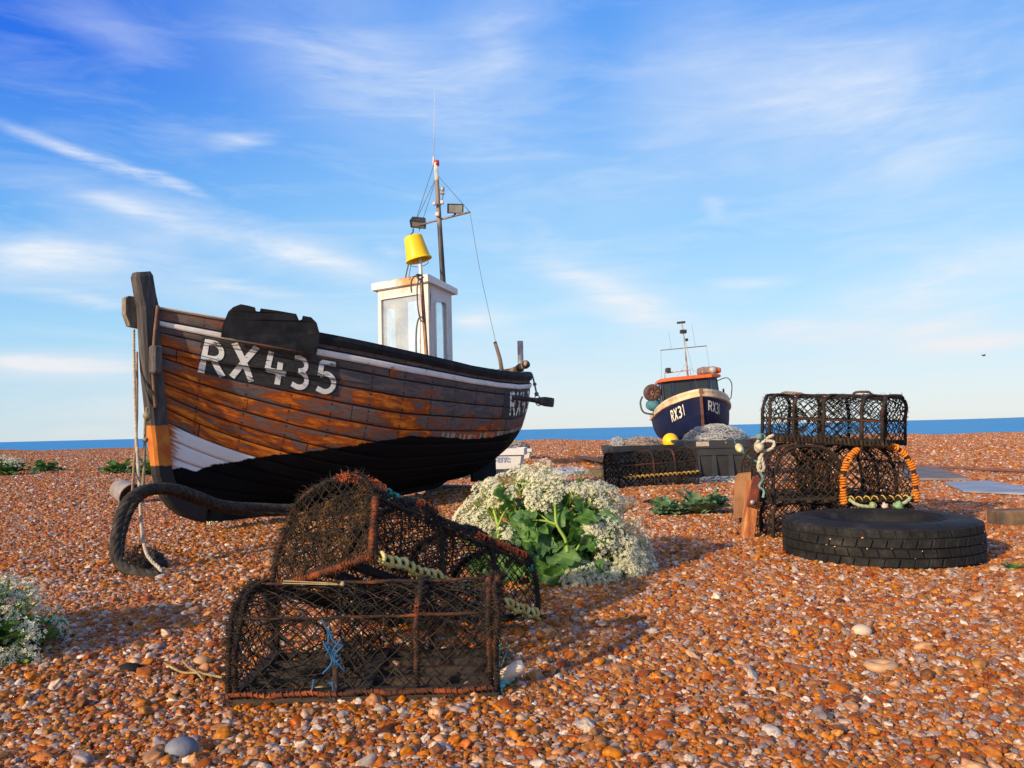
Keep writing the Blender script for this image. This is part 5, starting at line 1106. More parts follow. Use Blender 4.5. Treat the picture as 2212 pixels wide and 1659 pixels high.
kale_bush('big bush of flowering sea kale with white blossom heads, behind the near lobster pots', BC, .515, .42, .565,
    [cov(420, 410, 290, 95, -14, 36), cov(250, 470, 90, 50, -20, 8), cov(280, 480, 110, 60, 10, 7), cov(700, 320, 110, 70, 20, 9), cov(960, 200, 190, 85, 0, 24), cov(1120, 270, 130, 70, 25, 10), cov(1050, 400, 110, 95, 0, 15), cov(1500, 360, 210, 85, 10, 24), cov(1700, 480, 90, 120, 20, 9), cov(1700, 780, 290, 190, 30, 44), cov(1880, 880, 150, 230, 10, 24), cov(1470, 680, 110, 70, 0, 10), cov(1660, 1030, 170, 110, 15, 18), cov(1420, 1080, 120, 90, 40, 10), cov(1270, 1100, 60, 50, 0, 3), cov(1360, 1230, 90, 50, 0, 5), cov(530, 620, 120, 60, 20, 8), cov(745, 720, 30, 30, 0, 2)], 11,
    stems=[([z3(1262, 860), z3(1245, 750), z3(1175, 630), z3(1160, 520), z3(1158, 430)], .010), ([z3(1172, 625), z3(1080, 595), z3(960, 582)], .007), ([z3(1110, 600), z3(1030, 540), z3(950, 500)], .005), ([z3(1415, 610), z3(1402, 530), z3(1390, 430)], .009), ([z3(1405, 540), z3(1345, 490), z3(1300, 460)], .006), ([z3(1402, 520), z3(1440, 470), z3(1480, 440)], .006), ([z3(1400, 500), z3(1360, 430)], .005), ([z3(684, 740), z3(672, 620), z3(640, 500)], .010), ([z3(676, 640), z3(720, 540), z3(760, 480)], .006), ([z3(1300, 880), z3(1350, 820), z3(1380, 740)], .008)],
    big=[(*z3(1250, 880), .1, -1, .21, .26), (*z3(1150, 900), -.5, -.9, .19, .2), (*z3(840, 640), .1, -1, .20, .17), (*z3(1100, 680), -.3, -.8, .17, .15), (*z3(1330, 740), .8, -.2, .18, .13), (*z3(1240, 480), -.1, -1, .16, .12), (*z3(860, 480), 0, -1, .18, .14), (*z3(1560, 500), -.2, -1, .16, .12), (*z3(1380, 960), .6, -.8, .2, .2), (*z3(1000, 760), -.2, -1, .18, .16), (*z3(1600, 950), .3, -1, .18, .14), (*z3(1120, 1050), -.5, -.7, .2, .18), (*z3(1300, 1000), .3, -1, .2, .22)],
    front_free=(*z3(1080, 700), 105, 62), nfront=46, nback=60, nleaf=230, lsz=.85)
LC = V((-2.08, 2.82, tz(-1.9, 2.8)))
kale_bush('flowering sea kale cut by the left edge of the picture', LC, .46, .40, .34, [(20, 1265, 45, 30, 0, 7), (45, 1325, 38, 50, 0, 9), (62, 1285, 22, 26, 0, 4), (50, 1400, 26, 22, 0, 4), (10, 1450, 20, 12, 0, 2), (-60, 1270, 60, 50, 0, 8)], 12, nback=34, nleaf=150, rad=.045, cnt=24, fr=.0088)
def kale_plant(label, C, r, h, n_, seed, tint=.75, group=None, flowers=0):
    random.seed(seed); root = thing('sea_kale', label, 'plant', C, group='sea kale on the beach'); LF = LM(); C = V(C)
    for k in range(n_):
        w = ru(0, 6.283); e = ru(.1, 1.0) ** .7; b0 = C + V((math.cos(w) * r * .25, math.sin(w) * r * .25, h * .1)); leaf(LF, b0, (math.cos(w) * e * r, math.sin(w) * e * r, h * (1.15 - e) + .02), (0, 0, 1), r * ru(.7, 1.1), r * ru(.5, .85), ru(.35, .6), tint * ru(.7, 1.1), .3)
    LF.build('leaves', mleaf, root)
    if flowers:
        FL = MB(); FL.at = {'cen': [], 'tint': []}
        for k in range(flowers): w = ru(0, 6.283); q = math.sqrt(rnd()); cluster(FL, None, C + V((math.cos(w) * r * q, math.sin(w) * r * q, h * (1.05 - .5 * q * q))), (math.cos(w) * q, math.sin(w) * q, 1), .09, 16, .022)
        FL.build('flowers', mflow, root)
    SM = MB(); SM.tube([C - V((0, 0, .05)), C + V((0, 0, h * .3))], .02, 6); SM.build('stems', mstem, root)
    return root
def on(px, py):                                              # where the view ray meets the beach
    p = gp(px, py)
    for _ in range(6): p = gp(px, py, tz(p.x, p.y))
    return p
kale_plant('young grey green sea kale, the right and taller of two clumps beyond the bush', on(1518, 1112), .21, .27, 34, 21, 1.1)
kale_plant('young grey green sea kale, the left and lower of two clumps beyond the bush', on(1440, 1113), .17, .15, 26, 22, 1.1)
kale_plant('small dark green kale clump on the left beach, left of the ropes', on(256, 1022), .33, .24, 22, 23, .45)
kale_plant('low dark kale plants far out on the left beach', on(96, 1019), .34, .12, 22, 24, .5)
kale_plant('flowering kale clump far off at the left edge of the picture', on(8, 1028), .42, .38, 26, 25, .3, flowers=26)
kale_plant('green kale clump just behind the bow of the wooden boat', on(330, 1026), .34, .34, 30, 26, .1, flowers=5)
kale_plant('tiny kale sprout with yellow green buds under the keel of the wooden boat', on(452, 1131), .11, .07, 14, 27, .1, flowers=2)
kale_plant('wisp of green weed at the right foot of the tyre', on(2085, 1223), .06, .05, 9, 28, .5)
kale_plant('faint green sprig right of the tyre by the picture edge', on(2190, 1232), .05, .04, 8, 29, .5)
random.seed(99)
# ------------------------------------------------------------------ the blue boat on the crest
L2_ = 8.4; bowp = at(1513, 844, 31.0); f2 = V((-.237 + .13, -1, 0)).normalized(); u2 = V((-.065, 0, 1)); u2 = (u2 - f2 * u2.dot(f2)).normalized(); p2_ = u2.cross(f2)
zb2_ = bowp.z - tz(bowp.x, 31)
o2 = bowp - f2 * L2_ - u2 * zb2_
H2 = Hull(L2_, 1.58, .46, ([0, .3, .55, .7, .85, 1], [zb2_ - .75, zb2_ - .80, zb2_ - .66, zb2_ - .46, zb2_ - .21, zb2_]), ([0, .2, .9, 1], [.45, .25, .2, .3]), ([0, 1], [0, .1]), ([0, .5, .85, 1], [0, .15, .4, .9]), (6, .6), (2.5, .66), o2, f2, p2_, u2, .25, .16, .3, 0, 3)
H2.prep()
blue = thing('fishing_boat', 'dark blue fishing boat lettered RX31 with orange wheelhouse roof, far off by the sea', 'fishing boat', V((o2 + f2 * L2_ * .5)))
m_navy, N, b = new_mat('navy_gloss'); nn = N.noise(N.objco(), 1.5, 5, .6); setp(N, b, col=N.ramp(nn, [(.35, (.004, .008, .040)), (.65, (.007, .015, .062))]), rough=.6, spec=.2)
def hull_part(v0, v1, nv, off, name, mat, thick=None):
    for q in (1, -1):
        A = MB(); A.grid([[H2.pt(t, v0 + (v1 - v0) * j / nv, q) + (H2.nrm(t, v0 + (v1 - v0) * j / nv, q) * off if t < .985 else V((0, 0, 0))) for t in [i / 60 for i in range(61)]] for j in range(nv + 1)])
        A.build(name, mat, blue)
A = MB(); A.uv = []
for q in (1, -1): A.grid([[H2.pt(i / 60, j / 20, q) for i in range(61)] for j in range(21)])
A.uv = None; hull2 = A.build('hull', m_navy, blue)
m_cream = noisy('cream_paint', [(.3, (.42, .32, .20)), (.55, (.66, .54, .36)), (.75, (.74, .64, .46))], 2.5, .5, .2, .01)
for q in (1, -1):
    A = MB(); P = []
    for i in range(61):
        t = i / 60; n_ = H2.nrm(t, .05, q); a0_ = H2.pt(t, 0, q); a1_ = H2.pt(t, .13, q); e = .05 if t < .98 else .03
        P.append([a0_ + u2 * .08 - n_ * .08, a0_ + u2 * .08 + n_ * e, a0_ + n_ * e, a0_.lerp(a1_, .45) + n_ * (e - .03), a0_.lerp(a1_, .5) + n_ * (e + .04), a0_.lerp(a1_, .85) + n_ * (e + .04), a1_ + n_ * .005])
    A.grid(P, sm=False); A.build('gunwale', m_cream, blue)
A = MB(); A.grid([[H2.w(H2.loc(i / 40, 0)[0], q * H2.loc(i / 40, 0)[1] * .97, H2.loc(i / 40, 0)[2] - .15) for i in range(41)] for q in (-1, 0, 1)], sm=False); A.build('deck', m_deck, blue)
A = MB(); P = []
for k in range(13):
    v = k / 12; x, y, z = H2.loc(1, v); c_ = [H2.w(x - .05, .055, z), H2.w(x + .06, .05, z), H2.w(x + .06, -.05, z), H2.w(x - .05, -.055, z)]; P.append(c_)
P[0] = [p + u2 * .1 for p in P[0]]; A.grid(P, sm=False, close=True); A.add(P[0], [(0, 1, 2, 3)]); A.build('stem_post', two('brown_stem', (.11, .04, .025), (.2, .09, .06), 3), blue)
m_cl = two('cream_lettering', (.72, .66, .52), (.80, .75, .64), 4)
# letters each side of the bow (px corners for the near side of the photo's right, mirrored parameters for the left)
qr = [(1532, 868), (1558, 878), (1556, 890), (1531, 881)]
NS_keep = NS
def l2(q, t0, t1, v0, v1, slope, nm):
    n_ = 4
    for k, ch in enumerate('RX31'):
        a0_, a1_ = k / n_ + .02, (k + (1 if ch != '1' else .6)) / n_ - .03
        tv = [(t0 + (t1 - t0) * a0_, v0 + slope * a0_), (t0 + (t1 - t0) * a1_, v0 + slope * a1_), (t0 + (t1 - t0) * a1_, v1 + slope * a1_), (t0 + (t1 - t0) * a0_, v1 + slope * a0_)]
        letters_on(H2, [(ch, tv)], .085, m_cl, 'painted_letter', hull2, .012, q)
l2(1, .985, .895, .20, .40, .02, 'p'); l2(-1, .835, .955, .21, .42, -.03, 's')
# wheelhouse
def W2(x, y, z): return H2.w(x, y, zb2_ - .75 + z)
m_nwh = two('dark_wheelhouse', (.012, .018, .05), (.02, .028, .07), 2, rough=.4)
m_dgl, N, b = new_mat('dark_window'); setp(N, b, col=(.012, .016, .022), rough=.06, spec=.5)
m_orf = two('orange_roof', (.62, .09, .012), (.74, .14, .02), 2, rough=.45)
xf, xm, xa_ = 5.55, 5.05, 3.3
plan = [(xa_, 1.22), (xm, 1.22), (xf, .80), (xf, -.80), (xm, -1.22), (xa_, -1.22)]
A = MB(); A.grid([[W2(x, y, .3) for x, y in plan], [W2(x - .06 * (x > 5), y * .97, 1.40) for x, y in plan]], sm=False, close=True); A.add([W2(x, y, .3) for x, y in plan], [(5, 4, 3, 2, 1, 0)]); wh2 = A.build('wheelhouse', m_nwh, blue)
def pane2(i0, i1, a0_, a1_, z0_, z1_):
    (xa2, ya2), (xb2, yb2) = plan[i0], plan[i1]
    def P_(a, z): z = z - .21; k = 1 - .03 * (z - .3) / 1.1; return W2((xa2 + (xb2 - xa2) * a) - .05 * (z - .3) * (xa2 > 5 or xb2 > 5), (ya2 + (yb2 - ya2) * a) * k, z)
    q = [P_(a0_, z0_), P_(a1_, z0_), P_(a1_, z1_), P_(a0_, z1_)]; n_ = (q[1] - q[0]).cross(q[2] - q[0]).normalized()
    cc = W2(4.4, 0, 1); n_ = n_ if n_.dot(q[0] - cc) > 0 else -n_
    A = MB(); A.add([p + n_ * .012 for p in q], [(0, 1, 2, 3)]); o = A.build('window', m_dgl, wh2)
    A = MB(); A.tube([p + n_ * .012 for p in q + q[:2]], .022, 4, sm=False); A.build('window_frame', m_nwh, o)
pane2(0, 1, .12, .46, .85, 1.5); pane2(0, 1, .55, .93, .85, 1.5); pane2(1, 2, .12, .9, .85, 1.5); pane2(2, 3, .05, .47, .85, 1.5); pane2(2, 3, .53, .95, .85, 1.5); pane2(3, 4, .1, .88, .85, 1.5); pane2(4, 5, .07, .45, .85, 1.5); pane2(4, 5, .54, .88, .85, 1.5)
A = MB(); ro = [(xa_ - .15, 1.32), (xm + .05, 1.34), (xf + .14, .88), (xf + .14, -.88), (xm + .05, -1.34), (xa_ - .15, -1.32)]
A.grid([[W2(x, y, 1.38) for x, y in ro], [W2(x, y, 1.48) for x, y in ro], [W2(4.4 + (x - 4.4) * .9, y * .9, 1.53) for x, y in ro]], sm=False, close=True); A.add([W2(4.4 + (x - 4.4) * .9, y * .9, 1.53) for x, y in ro], [(0, 1, 2, 3, 4, 5)]); A.add([W2(x, y, 1.38) for x, y in ro], [(5, 4, 3, 2, 1, 0)]); A.build('roof', m_orf, wh2)
# mast with cross-tree, lamps, stays
m_m2 = two('rust_flecked_mast', (.22, .15, .12), (.55, .48, .44), 6)
mz = lambda z: W2(4.3, .05, 1.5 + (z - 1.7) * .88)
def WM(x, y, z): return W2(x, y, 1.5 + (z - 1.7) * .88)
A = MB(); A.tube([mz(1.7), mz(3.3), mz(4.55)], [.045, .030, .02], 8); mast2 = A.build('mast', m_m2, blue)
A = MB(); A.tube([WM(4.3, -1.02, 3.22), WM(4.3, 1.0, 3.22)], .018, 6); A.build('crosstree', m_wire, mast2)
A = MB(); A.beam(WM(4.3, -.18, 4.52), WM(4.3, .18, 4.52), .1, .09); A.build('masthead_lamp', m_blk2, mast2)
A = MB(); A.box(WM(4.3, .05, 4.05), (.28, .2, .16), bev=.02); A.build('masthead_lamp', m_blk2, mast2)
A = MB(); A.box(WM(4.3, .16, 3.62), (.12, .14, .12), bev=.02); A.build('bracket_lamp', m_blk2, mast2)
A = MB()
for a_0, a_1 in (((4.3, -1.0, 3.2), (4.2, -1.1, 1.7)), ((4.3, .98, 3.2), (4.0, 1.1, 1.2)), ((4.3, 0, 2.4), (4.6, -.5, 1.72)), ((4.3, 0, 2.4), (4.6, .6, 1.72)), ((4.3, 0, 4.4), (7.9, 0, .6)), ((4.3, -.55, 3.22), (4.3, -.58, 4.1)), ((4.3, .5, 3.22), (4.3, .46, 4.4))): A.tube([WM(*a_0), WM(*a_1)], .0055, 4)
A.build('rigging', m_wire, blue)
A = MB(); A.tube([WM(5.0, -1.0, 1.72), WM(5.0, -1.0, 2.0), WM(5.0, .1, 2.05), WM(5.0, .1, 1.72)], .03, 6, sm=False); A.build('roof_rail', m_m2, wh2)
A = MB(); A.box(WM(5.0, -.85, 2.13), (.2, .36, .2), bev=.03); A.build('floodlight', m_blk2, wh2)
A = MB(); A.box(WM(4.7, .75, 1.95), (.5, .95, .30), bev=.05); A.build('radar', two('brown_housing', (.16, .12, .11), (.3, .22, .2), 4), wh2)
A = MB(); A.ball(WM(5.25, 1.02, 1.93), (.17, .17, .17), 14, 10); A.build('searchlight', m_lens, wh2)
A = MB(); A.lathe([(0, -.2), (.11, -.2), (.14, -.1), (.14, .1), (.10, .2), (0, .2)], WM(5.1, 1.16, 1.90), 12, Matrix.Rotation(R(90), 3, 'Y')); A.build('life_canister', m_orf, wh2)
A = MB(); A.tube(spline([WM(4.0, 1.25, 1.4), WM(4.0, 1.75, 1.55), WM(4.0, 1.95, 1.2), WM(4.0, 1.85, .5)], 6), .022, 5); A.tube([WM(4.4, 1.5, .2), WM(4.4, 1.5, 1.0)], .04, 6); A.tube(spline([WM(4.2, 1.2, .9), WM(4.2, 1.5, .3), WM(4.2, 1.8, .5)], 5), .02, 5); A.build('davit', m_wire, blue)
# net hauler on the left rail
A = MB(); hc = W2(4.9, -1.62, .72); Mh = Matrix((V((1, 0, 0)), V((0, 0, 1)), V((0, -1, 0)))).transposed(); A.lathe([(.1, -.14), (.36, -.14), (.38, -.09), (.24, 0), (.38, .09), (.36, .14), (.1, .14), (.1, -.14)], hc + V((0, 0, .25)), 22, Mh); ha = A.build('net_hauler', two('hauler_brown', (.05, .03, .03), (.12, .06, .05), 5), blue)
A = MB()
for w in range(0, 360, 45): A.tube([hc + V((0, -.15, .25)), hc + V((.27 * math.cos(R(w)), -.15, .25 + .27 * math.sin(R(w))))], .022, 5)
A.build('hauler_spokes', m_ir, ha)
A = MB(); A.ball(hc + V((.05, .05, -.28)), (.34, .28, .26), 14, 9, jit=.10); A.build('hauler_motor', two('teal_paint', (.03, .12, .17), (.07, .22, .28), 4), blue)
A = MB(); A.tube(spline([hc + V((-.45, -.1, .1)), hc + V((-.55, -.1, -.2)), hc + V((-.4, -.1, -.6)), hc + V((.2, -.1, -.7))], 5), .04, 6); A.build('hauler_guard', m_wire, blue)
A = MB(); A.beam(H2.w(6.2, -1.0, -.02), H2.w(6.2, 1.0, -.02), .3, .3, bev=.02); A.beam(H2.w(2.4, -1.2, 0), H2.w(2.4, 1.2, 0), .3, .3, bev=.02)
cr_ = A.build('keel_cradle', m_tar, blue)

# ------------------------------------------------------------------ tubs, nets, boxes
m_tub = two('grey_tub', (.020, .022, .028), (.036, .038, .045), 3, rough=.5, bump=.1)
def fish_tub(label, px0, px1, pyb, ht, depth, ribs, mat, rz=0.0, group=None):
    a, c = on(px0, pyb), on(px1, pyb); Y = (a.y + c.y) / 2; w = (at(px1, pyb, Y) - at(px0, pyb, Y)).length; o = V(((a.x + c.x) / 2, Y, tz((a.x + c.x) / 2, Y) - .03))
    root = thing('fish_tub', label, 'tub', o, rz, group); W4 = world_of(root)
    def T(x, y, z): return W4 @ V((x, y, z))
    A = MB(); P = []
    for z, g, e in ((0, -.05, 0), (ht * .62, -.012, 0), (ht * .62, .012, 0), (ht * .80, .016, 0), (ht * .80, .035, 0), (ht, .04, 0), (ht, -.02, 0), (ht * .3, -.07, 0)):
        hw, hd = w / 2 + g, depth / 2 + g; P.append([T(-hw + .04, -hd, z), T(hw - .04, -hd, z), T(hw, -hd + .04, z), T(hw, hd - .04, z), T(hw - .04, hd, z), T(-hw + .04, hd, z), T(-hw, hd - .04, z), T(-hw, -hd + .04, z)])
    A.grid(P, sm=False, close=True); A.add(P[0], [tuple(range(7, -1, -1))]); A.add(P[-1], [tuple(range(8))]); body = A.build('tub_body', mat, root)
    for k in range(ribs):                                    # moulded ribs on the long sides
        x = -w / 2 + w * (k + .5) / ribs
        A = MB(); A.slab([T(x - .045, -depth / 2 - .022, .02), T(x + .045, -depth / 2 - .022, .02), T(x + .03, -depth / 2 - .004, ht * .62), T(x - .03, -depth / 2 - .004, ht * .62)], W4.to_3x3() @ V((0, .05, 0))); A.build('rib', mat, body)
    return root, T, w
TG = 'dark fish tubs below the blue boat'
tb1, T1, w1 = fish_tub('black fish tub on the left, behind the lone lobster pot', 1316, 1478, 1022, .50, 1.0, 4, two('black_tub', (.010, .012, .018), (.02, .022, .03), 3, rough=.5, bump=.1), .02, TG)
tb2, T2, w2 = fish_tub('grey black fish tub on the right heaped with pale net, behind the stack', 1478, 1650, 1027, .555, 1.0, 5, m_tub, -.03, TG)
A = MB(); A.add([T2(-w2 / 2 + .10, -.545, .475), T2(-w2 / 2 + .28, -.545, .475), T2(-w2 / 2 + .28, -.545, .54), T2(-w2 / 2 + .10, -.545, .54)], [(0, 1, 2, 3)]); A.build('paper_label', two('worn_label', (.30, .26, .22), (.46, .40, .34), 20), tb2)
def net_pile(label, c, rx, ry, h, mat, n_=240, r=.004, seed=1, core=True, cmat=None, cat='net'):
    random.seed(seed); root = thing('net_pile', label, cat, c); c = V(c)
    if core: A = MB(); P = [[c + V((rx * .85 * math.sin(t) * math.cos(w), ry * .85 * math.sin(t) * math.sin(w), h * .8 * math.cos(t) * (1 + .2 * math.sin(3 * w)) )) * 1 for w in [2 * math.pi * k / 20 for k in range(20)]] for t in [.05 + 1.5 * j / 7 for j in range(8)]]; A.grid(P, close=True); A.build('net_mass', cmat or mat, root)
    A = MB()
    for _ in range(n_):
        w = ru(0, 6.28); pts_ = []
        e = ru(.1, 1.4)
        for k in range(5): pts_.append(c + V((rx * math.sin(e) * math.cos(w), ry * math.sin(e) * math.sin(w), h * math.cos(e))) * 1 + V((ru(-.03, .03), ru(-.03, .03), ru(-.01, .05)))); w += ru(-.5, .5); e = min(1.5, max(.05, e + ru(-.3, .3)))
        A.tube(spline(pts_, 3), r, 3, caps=False)
    tag(A.build('net_strands', mat, root), kind='stuff'); return root
m_pnet = two('pale_net', (.34, .36, .37), (.55, .56, .56), 10, bump=0); m_pcore = noisy('pale_net_mass', [(.3, (.20, .22, .24)), (.55, (.42, .42, .42)), (.7, (.50, .36, .34))], 9, .9, .8, .03)
net_pile('heap of pale tangled net in the right hand dark tub', T2(-.12, -.1, .50), .46, .42, .24, m_pnet, 300, .004, 3, cmat=m_pcore)
net_pile('brownish net showing over the rim of the left hand black tub', T1(-.06, .1, .46), .36, .36, .13, two('tan_net', (.30, .24, .20), (.46, .38, .33), 10, bump=0), 160, .004, 4, cmat=noisy('tan_net_mass', [(.3, (.22, .17, .14)), (.7, (.42, .33, .28))], 9, .9, .8, .03))
net_pile('small grey net bundle at the left rim of the black tub', T1(-.42, .05, .46), .14, .2, .14, m_pnet, 60, .004, 5, cmat=m_pcore)
fb = thing('buoy', 'yellow round buoy on the right rim of the black tub', 'buoy', T1(.40, -.1, .50)); A = MB(); A.ball(T1(.40, -.1, .55), .13, 18, 12); A.build('buoy_body', m_yel, fb); A = MB(); A.tube([T1(.40, -.2, .55), T1(.40, -.25, .55)], .025, 8); A.build('buoy_eye', m_wire, fb)
A = MB(); pth = spline([T2(.30, -.45, .60), at(1588, 950, 10.6), at(1594, 963, 9.8), at(1600, 972, 9.3), at(1615, 985, 7.5), at(1636, 998, 5.15)], 8); A.tube(pth, .006, 5)
hl = tag(A.build('head_line', m_teal), 'thin teal line with a yellow float running from the net tub to the stack', 'rope')
A = MB(); pa, pb_ = at(1594, 963, 9.8), at(1600, 973, 9.3); A.tube([pa.lerp(pb_, k) for k in (-.1, .05, .2, .5, .8, .95, 1.1)], [.008, .03, .042, .046, .042, .03, .008], 10); A.build('line_float', two('pale_yellow_float', (.66, .56, .20), (.76, .68, .36), 12), hl)
A = MB(); A.tube(spline([on(1523, 1005) + V((0, 0, .3)), on(1540, 1017) + V((0, 0, .12)), on(1560, 1026) + V((0, 0, .03)), on(1575, 1029) + V((0, 0, .03))], 8), .007, 5); tag(A.build('cord', m_teal), 'slack teal cord between the lone lobster pot and the grey black tub', 'rope')
# lone creel before the tubs
pc = on(1338, 1056); pd = V((.965, .26, 0)).normalized()
lone, T, ar = creel('lone lobster pot with a yellow rope along its side, standing before the dark tubs', mat_from((pc.x, pc.y, tz(pc.x, pc.y) - .02), (pd.x, pd.y, .035), (-pd.y, pd.x, 0), (-.035, 0, 1)), 1.03, .44, .43, hoops=(0, .45, .72, 1.0), cell=.05, r=.0048, hoop_r=.014, weed=700, mat_h=m_hoopd, mat_n=m_net, wrap=False, holes=.0, shape=(.5, .4), fuzz=.1)
A = MB(); A.coil([T(1.03 * k / 40, -.02, .145) for k in range(2, 41)], .011, .014, .06, 5, .1); A.build('yellow_rope', two('dirty_yellow_rope', (.22, .13, .025), (.38, .24, .06), 14), lone)
# pale net scraps on the shingle
net_pile('pale net scraps on the shingle right of the lone lobster pot', on(1555, 1042) + V((0, 0, -.02)), .42, .25, .05, m_pnet, 160, .004, 6, core=False)
net_pile('blue white bundle of net beyond the bush', on(1222, 1026) + V((0, 0, -.02)), .40, .35, .10, two('blue_net', (.30, .36, .50), (.55, .58, .66), 10, bump=0), 260, .004, 7, cmat=noisy('blue_net_mass', [(.3, (.16, .20, .36)), (.6, (.42, .46, .55))], 9, .9, .8, .03))
# beams on the shingle
m_bm = noisy('brown_beam', [(.35, (.045, .026, .022)), (.6, (.10, .055, .042)), (.75, (.17, .10, .08))], 5, .85, .4, .008, (.8, 6, 6))
def beam_thing(label, a, c, w, h, mat=m_bm, name='timber_sleeper', cat='timber beam'):
    A = MB(); A.beam(V(a) + V((0, 0, h / 2)), V(c) + V((0, 0, h / 2)), w, h, bev=.008); o = A.build(name, mat); return tag(o, label, cat)
beam_thing('long dark timber beam on the shingle left of the black tub', on(1194, 1004), on(1306, 999), .18, .13)
beam_thing('grey timber leaning up to the left corner of the black tub', on(1244, 988) + V((0, 0, .0)), T1(-w1 / 2 - .10, -.35, .24), .12, .06)
beam_thing('upper of two short dark beams left of the lone lobster pot', on(1292, 1016) + V((0, 0, .10)), on(1350, 1018) + V((0, 0, .10)), .22, .14)
beam_thing('lower of two short beams left of the lone lobster pot, green grey', on(1280, 1030) + V((0, 0, -.02)), on(1348, 1034) + V((0, 0, -.02)), .22, .14, noisy('green_grey_beam', [(.35, (.07, .06, .035)), (.65, (.14, .12, .075))], 5, .85, .4, .008, (.8, 6, 6)))
A = MB(); A.slab([T1(-w1 / 2 - .16, -.42, 0.02), T1(-w1 / 2 - .05, -.42, .47), T1(-w1 / 2 - .02, -.42, .47), T1(-w1 / 2 - .07, -.42, .02)], (0, .3, 0)); tag(A.build('plank', m_slat), 'thin grey plank propped against the left side of the black tub', 'plank')
# white fish boxes and red buoy behind the stern
m_wbox = two('white_box', (.55, .56, .58), (.66, .66, .68), 3, rough=.5, bump=.08)
m_prt = two('blue_print', (.03, .10, .35), (.06, .16, .45), 20)
def fish_box(label, px0, px1, pyb, pyt, mat, depth=.55, rz=0.0, hbase=0.0):
    a, c = on(px0, pyb), on(px1, pyb); Y = (a.y + c.y) / 2; w = (at(px1, pyb, Y) - at(px0, pyb, Y)).length; zb_ = a.z + hbase; ht = at(px1, pyt, Y).z - zb_
    root = thing('fish_box', label, 'box', V(((a.x + c.x) / 2, Y, zb_)), rz); W4 = world_of(root)
    def T(x, y, z): return W4 @ V((x, y, z))
    A = MB(); P = []
    for z, g in ((0, -.05), (ht * .68, -.01), (ht * .68, .03), (ht, .035), (ht, -.0), (ht * .2, -.06)):
        hw, hd = w / 2 + g, depth / 2 + g; P.append([T(-hw + .05, -hd, z), T(hw - .05, -hd, z), T(hw, -hd + .05, z), T(hw, hd - .05, z), T(hw - .05, hd, z), T(-hw + .05, hd, z), T(-hw, hd - .05, z), T(-hw, -hd + .05, z)])
    A.grid(P, sm=False, close=True); A.add(P[0], [tuple(range(7, -1, -1))]); A.add(P[-1], [tuple(range(8))]); A.build('box_body', mat, root); return root, T, w, ht
# low dark pallet the boxes stand on
pa_, pb2 = on(1040, 1034), on(1118, 1034); Yp = (pa_.y + pb2.y) / 2; zt_p = at(1080, 1014, Yp).z
A = MB(); gz_ = tz((pa_.x + pb2.x) / 2, Yp) - .02; A.box(((pa_.x + pb2.x) / 2 - .25, Yp + .3, (gz_ + zt_p) / 2), (1.25, .7, zt_p - gz_), bev=.03); tag(A.build('pallet', two('dark_pallet', (.02, .022, .035), (.04, .042, .06), 4)), 'dark low crate under the white fish box behind the stern', 'crate')
bx1, Tb, wb_, hb = None, None, None, None
Yb = Yp + .28; w_b = (at(1135, 1000, Yb).x - at(1000, 1000, Yb).x); zb_ = zt_p + .003; ht_ = at(1120, 968, Yb - .25).z - zb_
root = thing('fish_box', 'white plastic fish box with blue print, nearest behind the stern', 'box', V(((at(1135, 1000, Yb).x + at(1000, 1000, Yb).x) / 2, Yb, zb_))); W4 = world_of(root)
def Tb(x, y, z): return W4 @ V((x, y, z))
A = MB(); P = []
for z, g in ((0, -.05), (ht_ * .68, -.015), (ht_ * .68, .025), (ht_, .03), (ht_, -.0), (ht_ * .2, -.06)):
    hw, hd = w_b / 2 + g, .28 + g; P.append([Tb(-hw + .05, -hd, z), Tb(hw - .05, -hd, z), Tb(hw, -hd + .05, z), Tb(hw, hd - .05, z), Tb(hw - .05, hd, z), Tb(-hw + .05, hd, z), Tb(-hw, hd - .05, z), Tb(-hw, -hd + .05, z)])
A.grid(P, sm=False, close=True); A.add(P[0], [tuple(range(7, -1, -1))]); A.add(P[-1], [tuple(range(8))]); bb = A.build('box_body', m_wbox, root)
A = MB()
for ln in range(2):                                          # two lines of small print, too small to read in the photo
    x = w_b * .03
    for k in range(13):
        ww = ru(.008, .014)
        if k not in (5, 9 - ln): A.add([Tb(x, -.290 - .0008, ht_ * (.50 - .13 * ln)), Tb(x + ww, -.290 - .0008, ht_ * (.50 - .13 * ln)), Tb(x + ww, -.292 - .0008, ht_ * (.58 - .13 * ln)), Tb(x, -.292 - .0008, ht_ * (.58 - .13 * ln))], [(0, 1, 2, 3)])
        x += ww + .005
A.build('print', m_prt, bb)
bx2, T3, w3, h3 = fish_box('white plastic fish box heaped with grey rope, farther behind the stern', 1070, 1150, 992, 968, two('cream_box', (.56, .52, .46), (.66, .62, .56), 3), .6)
net_pile('heap of grey rope in the farther white fish box', T3(.0, 0, h3 * .8), w3 * .45, .3, .22, two('grey_rope', (.24, .22, .22), (.40, .37, .36), 10), 200, .008, 8, cmat=noisy('grey_rope_mass', [(.3, (.16, .15, .15)), (.7, (.34, .31, .31))], 9, .9, .8, .03), cat='rope')
rbz = thing('buoy', 'red orange round buoy in the nearer white fish box', 'buoy', Tb(.10, .05, ht_ * .7)); A = MB(); A.ball(Tb(w_b * .10, .05, ht_ * .95), .13, 18, 12); A.build('buoy_body', two('red_buoy', (.55, .07, .03), (.66, .12, .05), 4), rbz); A = MB(); A.tube([Tb(w_b * .10, .05, ht_ * .95 + .12), Tb(w_b * .10, .05, ht_ * .95 + .18)], .03, 8); A.build('buoy_eye', m_wire, rbz)
